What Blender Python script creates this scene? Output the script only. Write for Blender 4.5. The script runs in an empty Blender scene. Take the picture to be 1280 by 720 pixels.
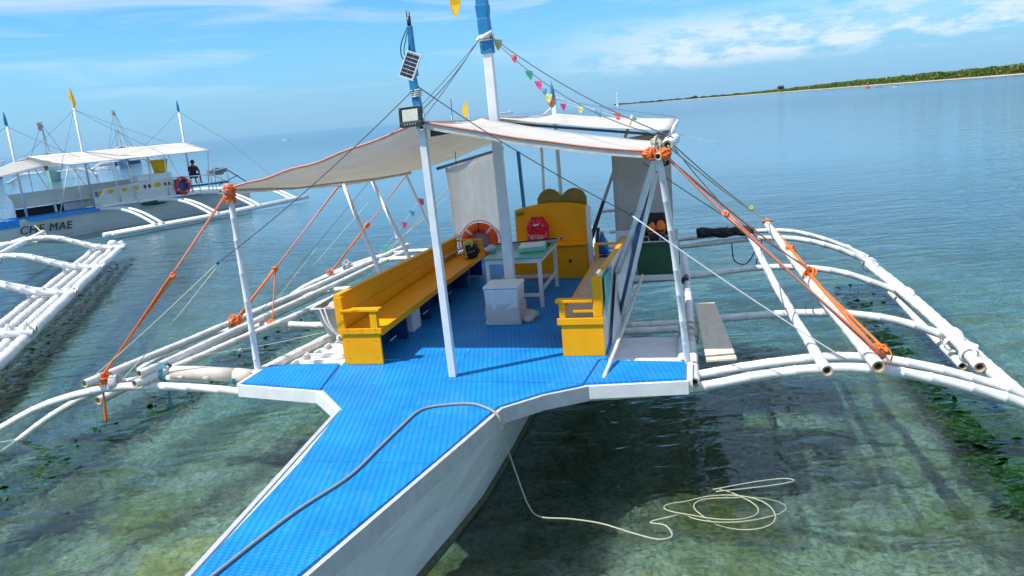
import bpy, math, random
from mathutils import Vector, Matrix, noise
rnd = random.Random(7)
R_ = math.radians
S = bpy.context.scene
COL = S.collection
V = Vector

# ------------------------------------------------------------------ camera, world, sun, exposure
PITCH = math.atan(218/960); ROLL = R_(5.0)
fwd = V((0, math.cos(PITCH), -math.sin(PITCH))); rgt = V((1, 0, 0)); upv = rgt.cross(fwd)
cx_ = math.cos(ROLL)*rgt - math.sin(ROLL)*upv
cy_ = math.sin(ROLL)*rgt + math.cos(ROLL)*upv
cam = bpy.data.objects.new('camera', bpy.data.cameras.new('camera')); COL.objects.link(cam)
M = Matrix((cx_, cy_, -fwd)).transposed().to_4x4(); M.translation = V((0, 0, 3.8))
cam.matrix_world = M
cam.data.lens = 27.0; cam.data.sensor_width = 36; cam.data.clip_start = .05; cam.data.clip_end = 60000
S.camera = cam

BOAT_AZ = R_(-14.0)
sun_uv = V((0.86, 0.57, 0))                       # direction the light travels, in the boat's frame
sun_dir = (Matrix.Rotation(BOAT_AZ, 3, 'Z') @ sun_uv.normalized())*math.cos(R_(57)) + V((0, 0, -math.sin(R_(57))))
sl = bpy.data.lights.new('sun', 'SUN'); sl.energy = 2.35; sl.angle = R_(.53); sl.color = (1, .96, .89); sl.cycles.use_multiple_importance_sampling = False
so = bpy.data.objects.new('sun', sl); COL.objects.link(so)
so.rotation_euler = (-sun_dir).to_track_quat('Z', 'Y').to_euler()

w = bpy.data.worlds.new('World'); S.world = w; w.use_nodes = True
nt = w.node_tree; N = nt.nodes; L = nt.links; N.clear()
def nn(t, **k):
    n = N.new(t)
    for a, b in k.items(): setattr(n, a, b)
    return n
sky = nn('ShaderNodeTexSky'); sky.sky_type = 'NISHITA'; sky.sun_disc = False
to_sun = -sun_dir
sky.sun_elevation = R_(57); sky.sun_rotation = math.atan2(to_sun.x, to_sun.y)
sky.air_density = 1.0; sky.dust_density = .2; sky.ozone_density = 3.0; sky.altitude = 0
tc = nn('ShaderNodeTexCoord'); sep = nn('ShaderNodeSeparateXYZ'); L.new(tc.outputs['Generated'], sep.inputs[0])
hs = nn('ShaderNodeHueSaturation'); hs.inputs['Saturation'].default_value = 1.1; hs.inputs['Value'].default_value = .74
L.new(sky.outputs[0], hs.inputs['Color'])
tint = nn('ShaderNodeMix', data_type='RGBA', blend_type='MULTIPLY'); tint.inputs[0].default_value = 1
tint.inputs[7].default_value = (.43, .84, 1.14, 1); L.new(hs.outputs[0], tint.inputs[6])
def math_(op, a, b=None, c=None):
    m = nn('ShaderNodeMath', operation=op)
    for i, x in enumerate((a, b, c)):
        if x is None: continue
        if isinstance(x, (int, float)): m.inputs[i].default_value = x
        else: L.new(x, m.inputs[i])
    return m.outputs[0]
# clouds: azimuth / elevation space so that they stretch along the horizon
az = math_('ARCTAN2', sep.outputs[0], sep.outputs[1])
el = math_('ARCSINE', math_('MAXIMUM', sep.outputs[2], 0.0))
comb = nn('ShaderNodeCombineXYZ'); L.new(az, comb.inputs[0]); L.new(math_('MULTIPLY', el, 3.2), comb.inputs[1])
def ramp(src, stops):
    r = nn('ShaderNodeValToRGB'); L.new(src, r.inputs[0]); e = r.color_ramp.elements
    while len(e) < len(stops): e.new(.5)
    for q, (p, v) in zip(e, stops): q.position = p; q.color = (v, v, v, 1) if isinstance(v, (int, float)) else (*v, 1)
    return r.outputs[0]
wisp = nn('ShaderNodeTexNoise'); wisp.inputs['Scale'].default_value = 3.2; wisp.inputs['Detail'].default_value = 9
wisp.inputs['Roughness'].default_value = .55; wisp.inputs['Distortion'].default_value = .9
mpw = nn('ShaderNodeMapping'); mpw.inputs['Location'].default_value = (1.7, .35, 0); mpw.inputs['Rotation'].default_value = (0, 0, R_(-16))
mpw.inputs['Scale'].default_value = (1, 2.6, 1)
L.new(comb.outputs[0], mpw.inputs[0]); L.new(mpw.outputs[0], wisp.inputs[0])
fill_veil = ramp(el, [(.10, 0), (.40, .20)])  # unseen high cloud, added to brighten shaded surfaces and water reflections
wf = math_('MULTIPLY', ramp(math_('ADD', wisp.outputs[0], fill_veil), [(.49, 0), (.76, .60)]), ramp(el, [(.03, 0), (.10, 1)]))
puff = nn('ShaderNodeTexNoise'); puff.inputs['Scale'].default_value = 20; puff.inputs['Detail'].default_value = 8
puff.inputs['Roughness'].default_value = .6; L.new(comb.outputs[0], puff.inputs[0])
big = nn('ShaderNodeTexNoise'); big.inputs['Scale'].default_value = 2.6; big.inputs['Detail'].default_value = 2
mpb = nn('ShaderNodeMapping'); mpb.inputs['Location'].default_value = (.55, 3.1, 0); L.new(comb.outputs[0], mpb.inputs[0]); L.new(mpb.outputs[0], big.inputs[0])
band = ramp(el, [(.030, 0), (.045, 1), (.075, .9), (.105, 0)])
side = ramp(math_('ADD', math_('MULTIPLY', az, .5), .5), [(.52, .0), (.62, 1)])
pf = math_('MULTIPLY', math_('MULTIPLY', ramp(math_('ADD', math_('MULTIPLY', puff.outputs[0], .75), math_('MULTIPLY', big.outputs[0], .45)), [(.52, 0), (.66, .75)]), band), side)
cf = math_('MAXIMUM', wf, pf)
hz = ramp(el, [(0, .95), (.04, .72), (.09, .35), (.17, 0.0)])
hzm = nn('ShaderNodeMix', data_type='RGBA'); L.new(hz, hzm.inputs[0]); L.new(tint.outputs[2], hzm.inputs[6]); hzm.inputs[7].default_value = (1.28, 2.45, 3.75, 1)
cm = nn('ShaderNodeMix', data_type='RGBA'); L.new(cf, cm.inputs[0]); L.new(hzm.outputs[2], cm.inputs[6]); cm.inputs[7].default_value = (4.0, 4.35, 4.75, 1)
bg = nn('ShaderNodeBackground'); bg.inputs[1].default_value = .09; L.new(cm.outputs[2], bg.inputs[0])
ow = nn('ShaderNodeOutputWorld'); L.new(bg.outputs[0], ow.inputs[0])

S.view_settings.view_transform = 'Standard'; S.view_settings.look = 'None'; S.view_settings.exposure = 1.3; S.view_settings.gamma = 1
S.render.engine = 'CYCLES'
S.cycles.max_bounces = 8; S.cycles.transparent_max_bounces = 12; S.cycles.glossy_bounces = 4
S.cycles.caustics_reflective = False; S.cycles.caustics_refractive = True; S.cycles.sample_clamp_indirect = 4.0
S.cycles.use_denoising = True

# ------------------------------------------------------------------ materials
MATS = {}
def material(name, c1, c2=None, scale=6, rough=.5, bump=0, bscale=30, thr=(.35, .65), spec=.5, metal=0, trans=0, stretch=(1, 1, 1), dirt=None, dirt_thr=(.62, .72), dirt_scale=9):
    m = bpy.data.materials.new(name); m.use_nodes = True; MATS[name] = m
    t = m.node_tree; n = t.nodes; l = t.links; b = n['Principled BSDF']
    b.inputs['Roughness'].default_value = rough; b.inputs['Metallic'].default_value = metal; b.inputs['Specular IOR Level'].default_value = spec
    tcn = n.new('ShaderNodeTexCoord'); mp = n.new('ShaderNodeMapping'); mp.inputs['Scale'].default_value = stretch
    l.new(tcn.outputs['Object'], mp.inputs[0])
    ns = n.new('ShaderNodeTexNoise'); ns.inputs['Scale'].default_value = scale; ns.inputs['Detail'].default_value = 6; ns.inputs['Roughness'].default_value = .6
    l.new(mp.outputs[0], ns.inputs[0])
    c2 = c2 or tuple(x*.82 for x in c1)
    r = n.new('ShaderNodeValToRGB'); r.color_ramp.elements[0].position = thr[0]; r.color_ramp.elements[1].position = thr[1]
    r.color_ramp.elements[0].color = (*c1, 1); r.color_ramp.elements[1].color = (*c2, 1); l.new(ns.outputs[0], r.inputs[0])
    out = r.outputs[0]
    if dirt:
        d = n.new('ShaderNodeTexNoise'); d.inputs['Scale'].default_value = dirt_scale; d.inputs['Detail'].default_value = 10; d.inputs['Roughness'].default_value = .7
        mp2 = n.new('ShaderNodeMapping'); mp2.inputs['Location'].default_value = (3.3, 1.2, 5.1); l.new(mp.outputs[0], mp2.inputs[0]); l.new(mp2.outputs[0], d.inputs[0])
        rr = n.new('ShaderNodeValToRGB'); rr.color_ramp.elements[0].position = dirt_thr[0]; rr.color_ramp.elements[1].position = dirt_thr[1]; l.new(d.outputs[0], rr.inputs[0])
        mx = n.new('ShaderNodeMix'); mx.data_type = 'RGBA'; l.new(rr.outputs[0], mx.inputs[0]); l.new(out, mx.inputs[6]); mx.inputs[7].default_value = (*dirt, 1); out = mx.outputs[2]
    l.new(out, b.inputs['Base Color'])
    if bump:
        bn = n.new('ShaderNodeTexNoise'); bn.inputs['Scale'].default_value = bscale; bn.inputs['Detail'].default_value = 5; l.new(mp.outputs[0], bn.inputs[0])
        bp = n.new('ShaderNodeBump'); bp.inputs['Distance'].default_value = bump; l.new(bn.outputs[0], bp.inputs['Height']); l.new(bp.outputs[0], b.inputs['Normal'])
    if trans:
        tr = n.new('ShaderNodeBsdfTranslucent'); l.new(out, tr.inputs[0]); ms = n.new('ShaderNodeMixShader'); ms.inputs[0].default_value = trans
        l.new(b.outputs[0], ms.inputs[1]); l.new(tr.outputs[0], ms.inputs[2]); l.new(ms.outputs[0], n['Material Output'].inputs[0])
    return m
W_ = material('white_paint', (.80, .80, .79), (.70, .71, .71), 5, .42, .0008, 60, dirt=(.50, .46, .38), dirt_thr=(.66, .78))
BAM = material('white_painted_bamboo', (.80, .80, .79), (.66, .66, .65), 7, .45, .002, 35, dirt=(.40, .35, .27), dirt_thr=(.63, .72), dirt_scale=7, stretch=(1, .5, 1))
BAMRAW = material('bare_bamboo', (.50, .38, .24), (.34, .26, .17), 12, .6, .001, 40)
HULLW = material('hull_white', (.74, .75, .75), (.62, .64, .65), 2.2, .38, .002, 14, stretch=(1, .35, 2.2), dirt=(.40, .38, .30), dirt_thr=(.58, .80), dirt_scale=7)
HULLG = material('hull_bottom_growth', (.10, .11, .05), (.05, .055, .03), 14, .8, .01, 30)
TRIM = material('grey_trim_board', (.52, .53, .54), (.42, .43, .44), 8, .5, .001, 50, dirt=(.28, .26, .22), dirt_thr=(.64, .74))
YEL = material('yellow_paint', (.98, .41, .003), (.92, .36, .002), 4, .5, .0014, 25, spec=.22, stretch=(1, .35, 1), dirt=(.42, .17, .02), dirt_thr=(.64, .82), dirt_scale=14)
YELD = material('olive_brown_paint', (.30, .21, .015), (.20, .14, .012), 6, .5, .001, 30)
BLUEP = material('blue_paint', (.012, .22, .46), (.01, .16, .36), 10, .45, .001, 40, dirt=(.30, .40, .46), dirt_thr=(.66, .74), dirt_scale=22)
NAVY = material('weathered_navy_paint', (.010, .05, .16), (.02, .11, .28), 16, .55, .002, 40, dirt=(.35, .42, .48), dirt_thr=(.60, .68), dirt_scale=26)
TARP = material('white_tarpaulin', (.84, .80, .73), (.77, .72, .65), 3, .5, .014, 8, trans=.30, dirt=(.55, .50, .42), dirt_thr=(.62, .85), dirt_scale=4)
CLOTH = material('white_sheet_cloth', (.84, .82, .79), (.78, .75, .71), 3, .7, .008, 4, trans=.5)
GCLOTH = material('grey_white_panel', (.66, .63, .59), (.58, .55, .51), 3, .6, .004, 5, trans=.4)
BEIGE = material('bare_plywood', (.58, .45, .31), (.48, .36, .25), 7, .6, .001, 40, stretch=(1, .25, 1), dirt=(.30, .22, .15), dirt_thr=(.60, .75))
PLANK = material('weathered_plank', (.80, .68, .50), (.68, .57, .42), 9, .7, .002, 40, stretch=(2, .4, 1), dirt=(.30, .27, .22), dirt_thr=(.6, .72))
LOG = material('pale_log_wood', (.66, .60, .50), (.54, .48, .38), 9, .65, .003, 30, stretch=(.4, 2, 1), dirt=(.28, .25, .2), dirt_thr=(.62, .70))
ORG = material('orange_rope', (.95, .22, .03), (.85, .16, .02), 60, .6, .003, 200)
PINKR = material('faded_orange_rope', (.85, .30, .18), (.75, .22, .12), 60, .6, .003, 200)
CREAM = material('cream_rope', (.62, .62, .46), (.48, .50, .36), 60, .7, .003, 220)
GREYR = material('grey_rope', (.36, .35, .32), (.24, .23, .21), 80, .8, .004, 260)
WROPE = material('white_rope', (.75, .76, .76), (.6, .6, .6), 60, .7, .002, 200)
CABLE = material('dark_cable', (.035, .045, .055), (.06, .07, .08), 30, .5)
TEALR = material('teal_rope', (.03, .22, .30), (.06, .35, .42), 50, .7, .003, 150)
BLK = material('black_plastic', (.010, .010, .012), (.02, .02, .02), 10, .4)
BLKC = material('black_fabric', (.012, .012, .014), (.03, .03, .03), 20, .85, .006, 30)
GREEN = material('dark_green_plastic', (.008, .06, .022), (.012, .09, .03), 6, .35, .001, 20)
TEALP = material('teal_table_top', (.10, .42, .30), (.07, .32, .24), 6, .3, dirt=(.3, .5, .42), dirt_thr=(.6, .7))
MINT = material('mint_foam', (.20, .62, .42), (.16, .5, .36), 10, .6)
FOAM = material('white_foam', (.80, .81, .81), (.70, .72, .73), 9, .7, .004, 22, dirt=(.55, .52, .46), dirt_thr=(.66, .8))
REDP = material('red_orange_buoy', (.95, .10, .012), (.88, .08, .01), 8, .45, spec=.25, dirt=(.5, .05, .02), dirt_thr=(.64, .8))
WEB = material('white_band', (.78, .74, .68), (.6, .56, .5), 20, .6)
SOLF = material('aluminium_frame', (.62, .64, .66), None, 10, .35, metal=.4)
CELL = material('solar_cell', (.012, .012, .018), (.02, .02, .03), 12, .25)
LENS = material('lamp_lens', (.62, .63, .52), (.5, .52, .42), 30, .2)
YFL = material('yellow_fabric', (.95, .66, .02), (.9, .56, .02), 8, .7, trans=.35)
PYEL = material('pale_yellow_film', (.80, .76, .25), None, 8, .5, trans=.3)
PPINK = material('pink_film', (.85, .10, .30), None, 8, .5, trans=.3)
PRED = material('red_film', (.88, .13, .12), None, 8, .5, trans=.3)
PGRN = material('green_film', (.10, .62, .30), None, 8, .5, trans=.3)
PBLU = material('light_blue_film', (.25, .60, .80), None, 8, .5, trans=.3)
BLUEB = material('bright_blue_plastic', (.01, .30, .80), (.01, .22, .65), 8, .4, .002, 20)
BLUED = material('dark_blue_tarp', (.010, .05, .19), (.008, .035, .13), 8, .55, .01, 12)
CLEAR = material('frosted_plastic', (.52, .56, .58), (.45, .5, .52), 8, .25, trans=.35)
PINKC = material('pink_cloth', (.72, .45, .38), (.65, .35, .3), 10, .8, .01, 14)
SKIN = material('skin', (.26, .13, .075), None, 10, .5)
HAIR = material('black_hair', (.01, .009, .008), None, 10, .6)
DENIM = material('dark_shorts', (.03, .035, .05), None, 10, .8)
GUNM = material('engine_metal', (.09, .10, .11), (.2, .2, .2), 18, .4, metal=.5)
HGREY = material('far_hull_grey', (.66, .68, .63), (.56, .59, .55), 1.8, .45, .002, 12, stretch=(1, .3, 2.0), dirt=(.28, .29, .25), dirt_thr=(.58, .78), dirt_scale=3)
MAROON = material('maroon_paint', (.17, .04, .04), None, 8, .5)
REDB = material('red_buoy_paint', (.62, .02, .03), (.52, .02, .03), 8, .4)
TEALH = material('teal_hull_paint', (.20, .42, .36), (.28, .46, .38), 5, .5)
PURPLE = material('greyish_lilac_shade_cloth', (.45, .42, .46), (.36, .34, .38), 8, .5)

# blue mat: rows of small raised diagonal lozenges moulded into rubber
def mat_material():
    m = bpy.data.materials.new('blue_rubber_mat'); m.use_nodes = True; t = m.node_tree; n = t.nodes; l = t.links; b = n['Principled BSDF']
    tcn = n.new('ShaderNodeTexCoord')
    def wave(rot, sc, loc=(0, 0, 0)):
        mp = n.new('ShaderNodeMapping'); mp.inputs['Rotation'].default_value = (0, 0, R_(rot)); mp.inputs['Location'].default_value = loc; l.new(tcn.outputs['Object'], mp.inputs[0])
        wv = n.new('ShaderNodeTexWave'); wv.wave_profile = 'SIN'; wv.inputs['Scale'].default_value = sc; wv.inputs['Distortion'].default_value = 0; l.new(mp.outputs[0], wv.inputs[0]); return wv.outputs[1]
    a = wave(58, 9.0); c = wave(-14, 5.6)
    mm = n.new('ShaderNodeMath'); mm.operation = 'MULTIPLY'; l.new(a, mm.inputs[0]); l.new(c, mm.inputs[1])
    mr = n.new('ShaderNodeMapRange'); mr.inputs[1].default_value = .12; mr.inputs[2].default_value = .55; l.new(mm.outputs[0], mr.inputs[0])
    ns = n.new('ShaderNodeTexNoise'); ns.inputs['Scale'].default_value = 2.5; ns.inputs['Detail'].default_value = 7; l.new(tcn.outputs['Object'], ns.inputs[0])
    r = n.new('ShaderNodeValToRGB'); r.color_ramp.elements[0].color = (.006, .25, .72, 1); r.color_ramp.elements[1].color = (.010, .32, .82, 1)
    r.color_ramp.elements[0].position = .35; r.color_ramp.elements[1].position = .65; l.new(ns.outputs[0], r.inputs[0])
    d = n.new('ShaderNodeTexNoise'); d.inputs['Scale'].default_value = 9; d.inputs['Detail'].default_value = 12; d.inputs['Roughness'].default_value = .75; l.new(tcn.outputs['Object'], d.inputs[0])
    dr = n.new('ShaderNodeValToRGB'); dr.color_ramp.elements[0].position = .54; dr.color_ramp.elements[1].position = .8; dr.color_ramp.elements[1].color = (.55, .55, .55, 1); l.new(d.outputs[0], dr.inputs[0])
    mx = n.new('ShaderNodeMix'); mx.data_type = 'RGBA'; l.new(dr.outputs[0], mx.inputs[0]); l.new(r.outputs[0], mx.inputs[6]); mx.inputs[7].default_value = (.20, .34, .50, 1)
    sm = n.new('ShaderNodeTexNoise'); sm.inputs['Scale'].default_value = 1.6; sm.inputs['Detail'].default_value = 8; sm.inputs['Roughness'].default_value = .65; sm.inputs['Distortion'].default_value = .8; l.new(tcn.outputs['Object'], sm.inputs[0])
    sr = n.new('ShaderNodeValToRGB'); sr.color_ramp.elements[0].position = .52; sr.color_ramp.elements[1].position = .78; sr.color_ramp.elements[1].color = (.42, .42, .42, 1); l.new(sm.outputs[0], sr.inputs[0])
    m2 = n.new('ShaderNodeMix'); m2.data_type = 'RGBA'; l.new(sr.outputs[0], m2.inputs[0]); l.new(mx.outputs[2], m2.inputs[6]); m2.inputs[7].default_value = (.10, .38, .66, 1); mx = m2
    mg = n.new('ShaderNodeMix'); mg.data_type = 'RGBA'; mg.blend_type = 'MULTIPLY'; mg.inputs[0].default_value = .28
    l.new(mx.outputs[2], mg.inputs[6]); l.new(mr.outputs[0], mg.inputs[7]); 
    # grooves are coloured darker than the raised tops
    l.new(mg.outputs[2], b.inputs['Base Color']); b.inputs['Roughness'].default_value = .5; b.inputs['Specular IOR Level'].default_value = .18
    bp = n.new('ShaderNodeBump'); bp.inputs['Distance'].default_value = .006; l.new(mr.outputs[0], bp.inputs['Height']); l.new(bp.outputs[0], b.inputs['Normal'])
    return m
MATB = mat_material()

def poster_material(name, base, a, c, scale):
    m = bpy.data.materials.new(name); m.use_nodes = True; t = m.node_tree; n = t.nodes; l = t.links; b = n['Principled BSDF']; b.inputs['Roughness'].default_value = .5; b.inputs['Specular IOR Level'].default_value = .15
    tcn = n.new('ShaderNodeTexCoord'); ns = n.new('ShaderNodeTexNoise'); ns.inputs['Scale'].default_value = scale; ns.inputs['Detail'].default_value = 4; ns.inputs['Distortion'].default_value = 1.2
    l.new(tcn.outputs['Object'], ns.inputs[0]); r = n.new('ShaderNodeValToRGB'); r.color_ramp.interpolation = 'LINEAR'; e = r.color_ramp.elements
    e.new(.5); e.new(.6)
    for q, (p, col) in zip(e, ((.38, base), (.50, a), (.58, base), (.66, c))): q.position = p; q.color = (*col, 1)
    l.new(ns.outputs[0], r.inputs[0]); l.new(r.outputs[0], b.inputs['Base Color']); return m
POSTER = poster_material('teal_poster_print', (.03, .38, .44), (.10, .55, .52), (.55, .55, .10), 6)
BAGM = poster_material('red_printed_bag', (.86, .006, .018), (.66, .008, .05), (.80, .25, .25), 26)

# ------------------------------------------------------------------ mesh builder
class MB:
    def __init__(s): s.v = []; s.f = []; s.m = []; s.mi = 0
    def add(s, vs, fs):
        o = len(s.v); s.v += [V(p) for p in vs]; s.f += [tuple(i+o for i in f) for f in fs]; s.m += [s.mi]*len(fs); return s
    def hexa(s, p):       # 8 points: bottom 4 then top 4, counter-clockwise
        return s.add(p, [(3, 2, 1, 0), (4, 5, 6, 7), (0, 1, 5, 4), (1, 2, 6, 5), (2, 3, 7, 6), (3, 0, 4, 7)])
    def box(s, x0, x1, y0, y1, z0, z1):
        return s.hexa([(x0, y0, z0), (x1, y0, z0), (x1, y1, z0), (x0, y1, z0), (x0, y0, z1), (x1, y0, z1), (x1, y1, z1), (x0, y1, z1)])
    def beam(s, a, b, wx, wy=None, wx2=None):     # square bar from a to b
        a, b = V(a), V(b); wy = wy or wx; d = (b-a).normalized(); ref = V((1, 0, 0)) if abs(d.z) > .7 else V((0, 0, 1))
        p = d.cross(ref).normalized(); q = d.cross(p)
        k = (wx2 or wx)/wx
        pts = []
        for c, g in ((a, 1), (b, k)):
            for sx, sy in ((-1, -1), (1, -1), (1, 1), (-1, 1)): pts.append(c + p*(sx*wy/2*g) + q*(sy*wx/2*g))
        return s.hexa(pts)
    def prism(s, poly, z0, z1):
        n = len(poly); vs = [(x, y, z0) for x, y in poly] + [(x, y, z1) for x, y in poly]
        return s.add(vs, [tuple(range(n-1, -1, -1)), tuple(range(n, 2*n))] + [(i, (i+1) % n, n+(i+1) % n, n+i) for i in range(n)])
    def wall(s, poly, dvec):      # polygon in space pushed by dvec
        n = len(poly); vs = [V(p) for p in poly] + [V(p)+V(dvec) for p in poly]
        return s.add(vs, [tuple(range(n-1, -1, -1)), tuple(range(n, 2*n))] + [(i, (i+1) % n, n+(i+1) % n, n+i) for i in range(n)])
    def tube(s, pts, r, n=8, caps=True, closed=False):
        pts = [V(p) for p in pts]; m = len(pts); rs = r if isinstance(r, (list, tuple)) else [r]*m
        prev = None; o = len(s.v); vs = []; fs = []
        for i, p in enumerate(pts):
            if closed: d = pts[(i+1) % m]-pts[i-1]
            else: d = pts[min(i+1, m-1)]-pts[max(i-1, 0)]
            d = d.normalized() if d.length > 1e-9 else V((0, 0, 1))
            if prev is None:
                ref = V((0, 0, 1)) if abs(d.z) < .9 else V((1, 0, 0)); a = d.cross(ref).normalized()
            else:
                a = prev - d*prev.dot(d); a.normalize()
            prev = a; b = d.cross(a)
            for k in range(n):
                t = 2*math.pi*k/n; vs.append(p + (a*math.cos(t)+b*math.sin(t))*rs[i])
        for i in range(m-1 if not closed else m):
            j = (i+1) % m
            for k in range(n): fs.append((i*n+k, i*n+(k+1) % n, j*n+(k+1) % n, j*n+k))
        if caps and not closed: fs.append(tuple(range(n-1, -1, -1))); fs.append(tuple((m-1)*n+k for k in range(n)))
        return s.add(vs, fs)
    def ball(s, c, r, seed=0, amp=0, n=10, m=7):
        c = V(c); r = V(r) if not isinstance(r, (int, float)) else V((r, r, r)); vs = []; fs = []
        for i in range(m+1):
            ph = math.pi*i/m
            for k in range(n):
                t = 2*math.pi*k/n; d = V((math.sin(ph)*math.cos(t), math.sin(ph)*math.sin(t), math.cos(ph)))
                g = 1+amp*noise.noise(d*1.7+V((seed, seed*.7, 0)))
                vs.append(c+V((d.x*r.x, d.y*r.y, d.z*r.z))*g)
        for i in range(m):
            for k in range(n): fs.append((i*n+k, (i+1)*n+k, (i+1)*n+(k+1) % n, i*n+(k+1) % n))
        return s.add(vs, fs)
    def grid(s, fn, nu, nv, flip=False):
        vs = [fn(i/nu, j/nv) for j in range(nv+1) for i in range(nu+1)]; fs = []
        for j in range(nv):
            for i in range(nu):
                a = j*(nu+1)+i; q = (a, a+1, a+nu+2, a+nu+1); fs.append(q[::-1] if flip else q)
        return s.add(vs, fs)
    def revolve(s, prof, c, axis='z', n=16):
        vs = []; fs = []; c = V(c)
        for r, h in prof:
            for k in range(n):
                t = 2*math.pi*k/n; a, b = r*math.cos(t), r*math.sin(t)
                vs.append(c+V({'z': (a, b, h), 'y': (a, h, b), 'x': (h, a, b)}[axis]))
        for i in range(len(prof)-1):
            for k in range(n): fs.append((i*n+k, i*n+(k+1) % n, (i+1)*n+(k+1) % n, (i+1)*n+k))
        fs.append(tuple(range(n-1, -1, -1))); fs.append(tuple((len(prof)-1)*n+k for k in range(n)))
        return s.add(vs, fs)

class Frame:
    def __init__(s, x, y, ang): s.o = V((x, y, 0)); s.ang = ang; s.rot = Matrix.Rotation(ang, 3, 'Z')
    def w(s, p): return s.o + s.rot @ V(p)
UV = Frame(0, 0, BOAT_AZ)          # the main boat's frame: first axis across (right), second along (astern)
ORIG = {}
def link(o): COL.objects.link(o); return o
def tagit(o, label=None, cat=None, group=None, kind=None):
    for k, x in (('label', label), ('category', cat), ('group', group), ('kind', kind)):
        if x: o[k] = x
    return o
def thing(name, label, cat, org, fr=UV, group=None):
    o = link(bpy.data.objects.new(name, None)); o.location = fr.w(org); o.rotation_euler = (0, 0, fr.ang); o.empty_display_size = .2
    ORIG[o.name] = V(org); return tagit(o, label, cat, group)
def build(name, mb, mat, parent=None, org=None, fr=UV, smooth=False, bevel=0, label=None, cat=None, group=None, kind=None, solid=0, sub=0):
    if parent is not None: og = ORIG[parent.name]
    else: og = V(org) if org is not None else V((0, 0, 0))
    me = bpy.data.meshes.new(name); me.from_pydata([p-og for p in mb.v], [], mb.f)
    for mt in (mat if isinstance(mat, (list, tuple)) else [mat]): me.materials.append(mt)
    if any(mb.m):
        for p, i in zip(me.polygons, mb.m): p.material_index = i
    if smooth: me.polygons.foreach_set('use_smooth', [True]*len(me.polygons))
    me.update(); o = link(bpy.data.objects.new(name, me))
    if parent is not None: o.parent = parent
    else: o.location = fr.w(og); o.rotation_euler = (0, 0, fr.ang)
    ORIG[o.name] = og
    if bevel:
        b = o.modifiers.new('bevel', 'BEVEL'); b.width = bevel; b.segments = 2; b.limit_method = 'ANGLE'
    if solid:
        b = o.modifiers.new('thickness', 'SOLIDIFY'); b.thickness = solid; b.offset = 0
    if sub:
        b = o.modifiers.new('subsurf', 'SUBSURF'); b.levels = sub; b.render_levels = sub
    return tagit(o, label, cat, group, kind)

def spline(pts, k=8):
    pts = [V(p) for p in pts]; out = []
    for i in range(len(pts)-1):
        p0 = pts[max(i-1, 0)]; p1 = pts[i]; p2 = pts[i+1]; p3 = pts[min(i+2, len(pts)-1)]
        for j in range(k):
            t = j/k; out.append(.5*((2*p1)+(p2-p0)*t+(2*p0-5*p1+4*p2-p3)*t*t+(3*p1-p0-3*p2+p3)*t**3))
    out.append(pts[-1]); return out
def sagline(a, b, sag=0.0, k=10):
    a, b = V(a), V(b); return [a.lerp(b, i/k) - V((0, 0, sag*4*(i/k)*(1-i/k))) for i in range(k+1)]
def bamboo_mb(pts, r=.055, taper=1.0, k=6, sides=12, seed=0, hollow=True, wob=.006):
    """painted bamboo: swollen nodes every 35 cm or so, hollow ends"""
    r = r*.86; rr = random.Random(seed); raw = spline(pts, k*3); L0 = [0]
    for i in range(1, len(raw)): L0.append(L0[-1]+(raw[i]-raw[i-1]).length)
    T = L0[-1]
    def at(d):
        for i in range(1, len(raw)):
            if L0[i] >= d: return raw[i-1].lerp(raw[i], (d-L0[i-1])/max(1e-6, L0[i]-L0[i-1]))
        return raw[-1]
    ds = [0.0]; d = rr.uniform(.12, .3); rs = [1.0]
    while d < T-.06:
        for e, g in ((-.012, .99), (-.004, 1.035+rr.uniform(0, .04)), (.004, 1.045+rr.uniform(0, .03)), (.012, .99)): ds.append(d+e); rs.append(g)
        st = rr.uniform(.26, .46); ds.append(min(d+st*.5, T-.03)); rs.append(.96+rr.uniform(-.03, .02)); d += st
    ds.append(T); rs.append(1.0)
    P = [at(x)+V((noise.noise(V((x*.9, seed, 0))), noise.noise(V((x*.9, seed, 9))), noise.noise(V((x*.9, seed, 5)))))*wob*2 for x in ds]
    Rr = [r*g*(1+(taper-1)*x/T) for g, x in zip(rs, ds)]
    m = MB(); m.tube(P, Rr, sides, caps=not hollow)
    if hollow:
        for idx, nx in ((0, 1), (-1, -2)):
            c = P[idx]; dv = (P[nx]-P[idx]).normalized(); r1 = Rr[idx]
            a = dv.cross(V((0, 0, 1)));  a = a.normalized() if a.length > .1 else V((1, 0, 0)); b = dv.cross(a)
            n = sides; vs = []; 
            for rad, dep in ((r1, 0), (r1*.62, 0), (r1*.58, .07)):
                for q in range(n):
                    t = 2*math.pi*q/n; vs.append(c+dv*(dep-.0005)+(a*math.cos(t)+b*math.sin(t))*rad)
            m.mi = 1
            fs = [(i*n+q, i*n+(q+1) % n, (i+1)*n+(q+1) % n, (i+1)*n+q) for i in (0, 1) for q in range(n)]
            m.add(vs, fs); m.mi = 2; m.add(vs[2*n:], [tuple(range(n))]); m.mi = 0  # black disc inside the end paints the dark of the hollow
    return m
def bamboo(parent, pts, r=.055, seed=0, taper=1.0, name='bamboo_pole', mat=None, sides=12, hollow=True, label=None):
    return build(name, bamboo_mb(pts, r, taper, seed=seed, sides=sides, hollow=hollow), [mat or BAM, BAMRAW, BLK], parent, smooth=True, label=label)
def rope(parent, pts, r, mat, name='rope', sides=6, twist=False, label=None):
    m = MB(); m.tube(pts, r, sides); return build(name, m, mat, parent, smooth=True, label=label)
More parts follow.
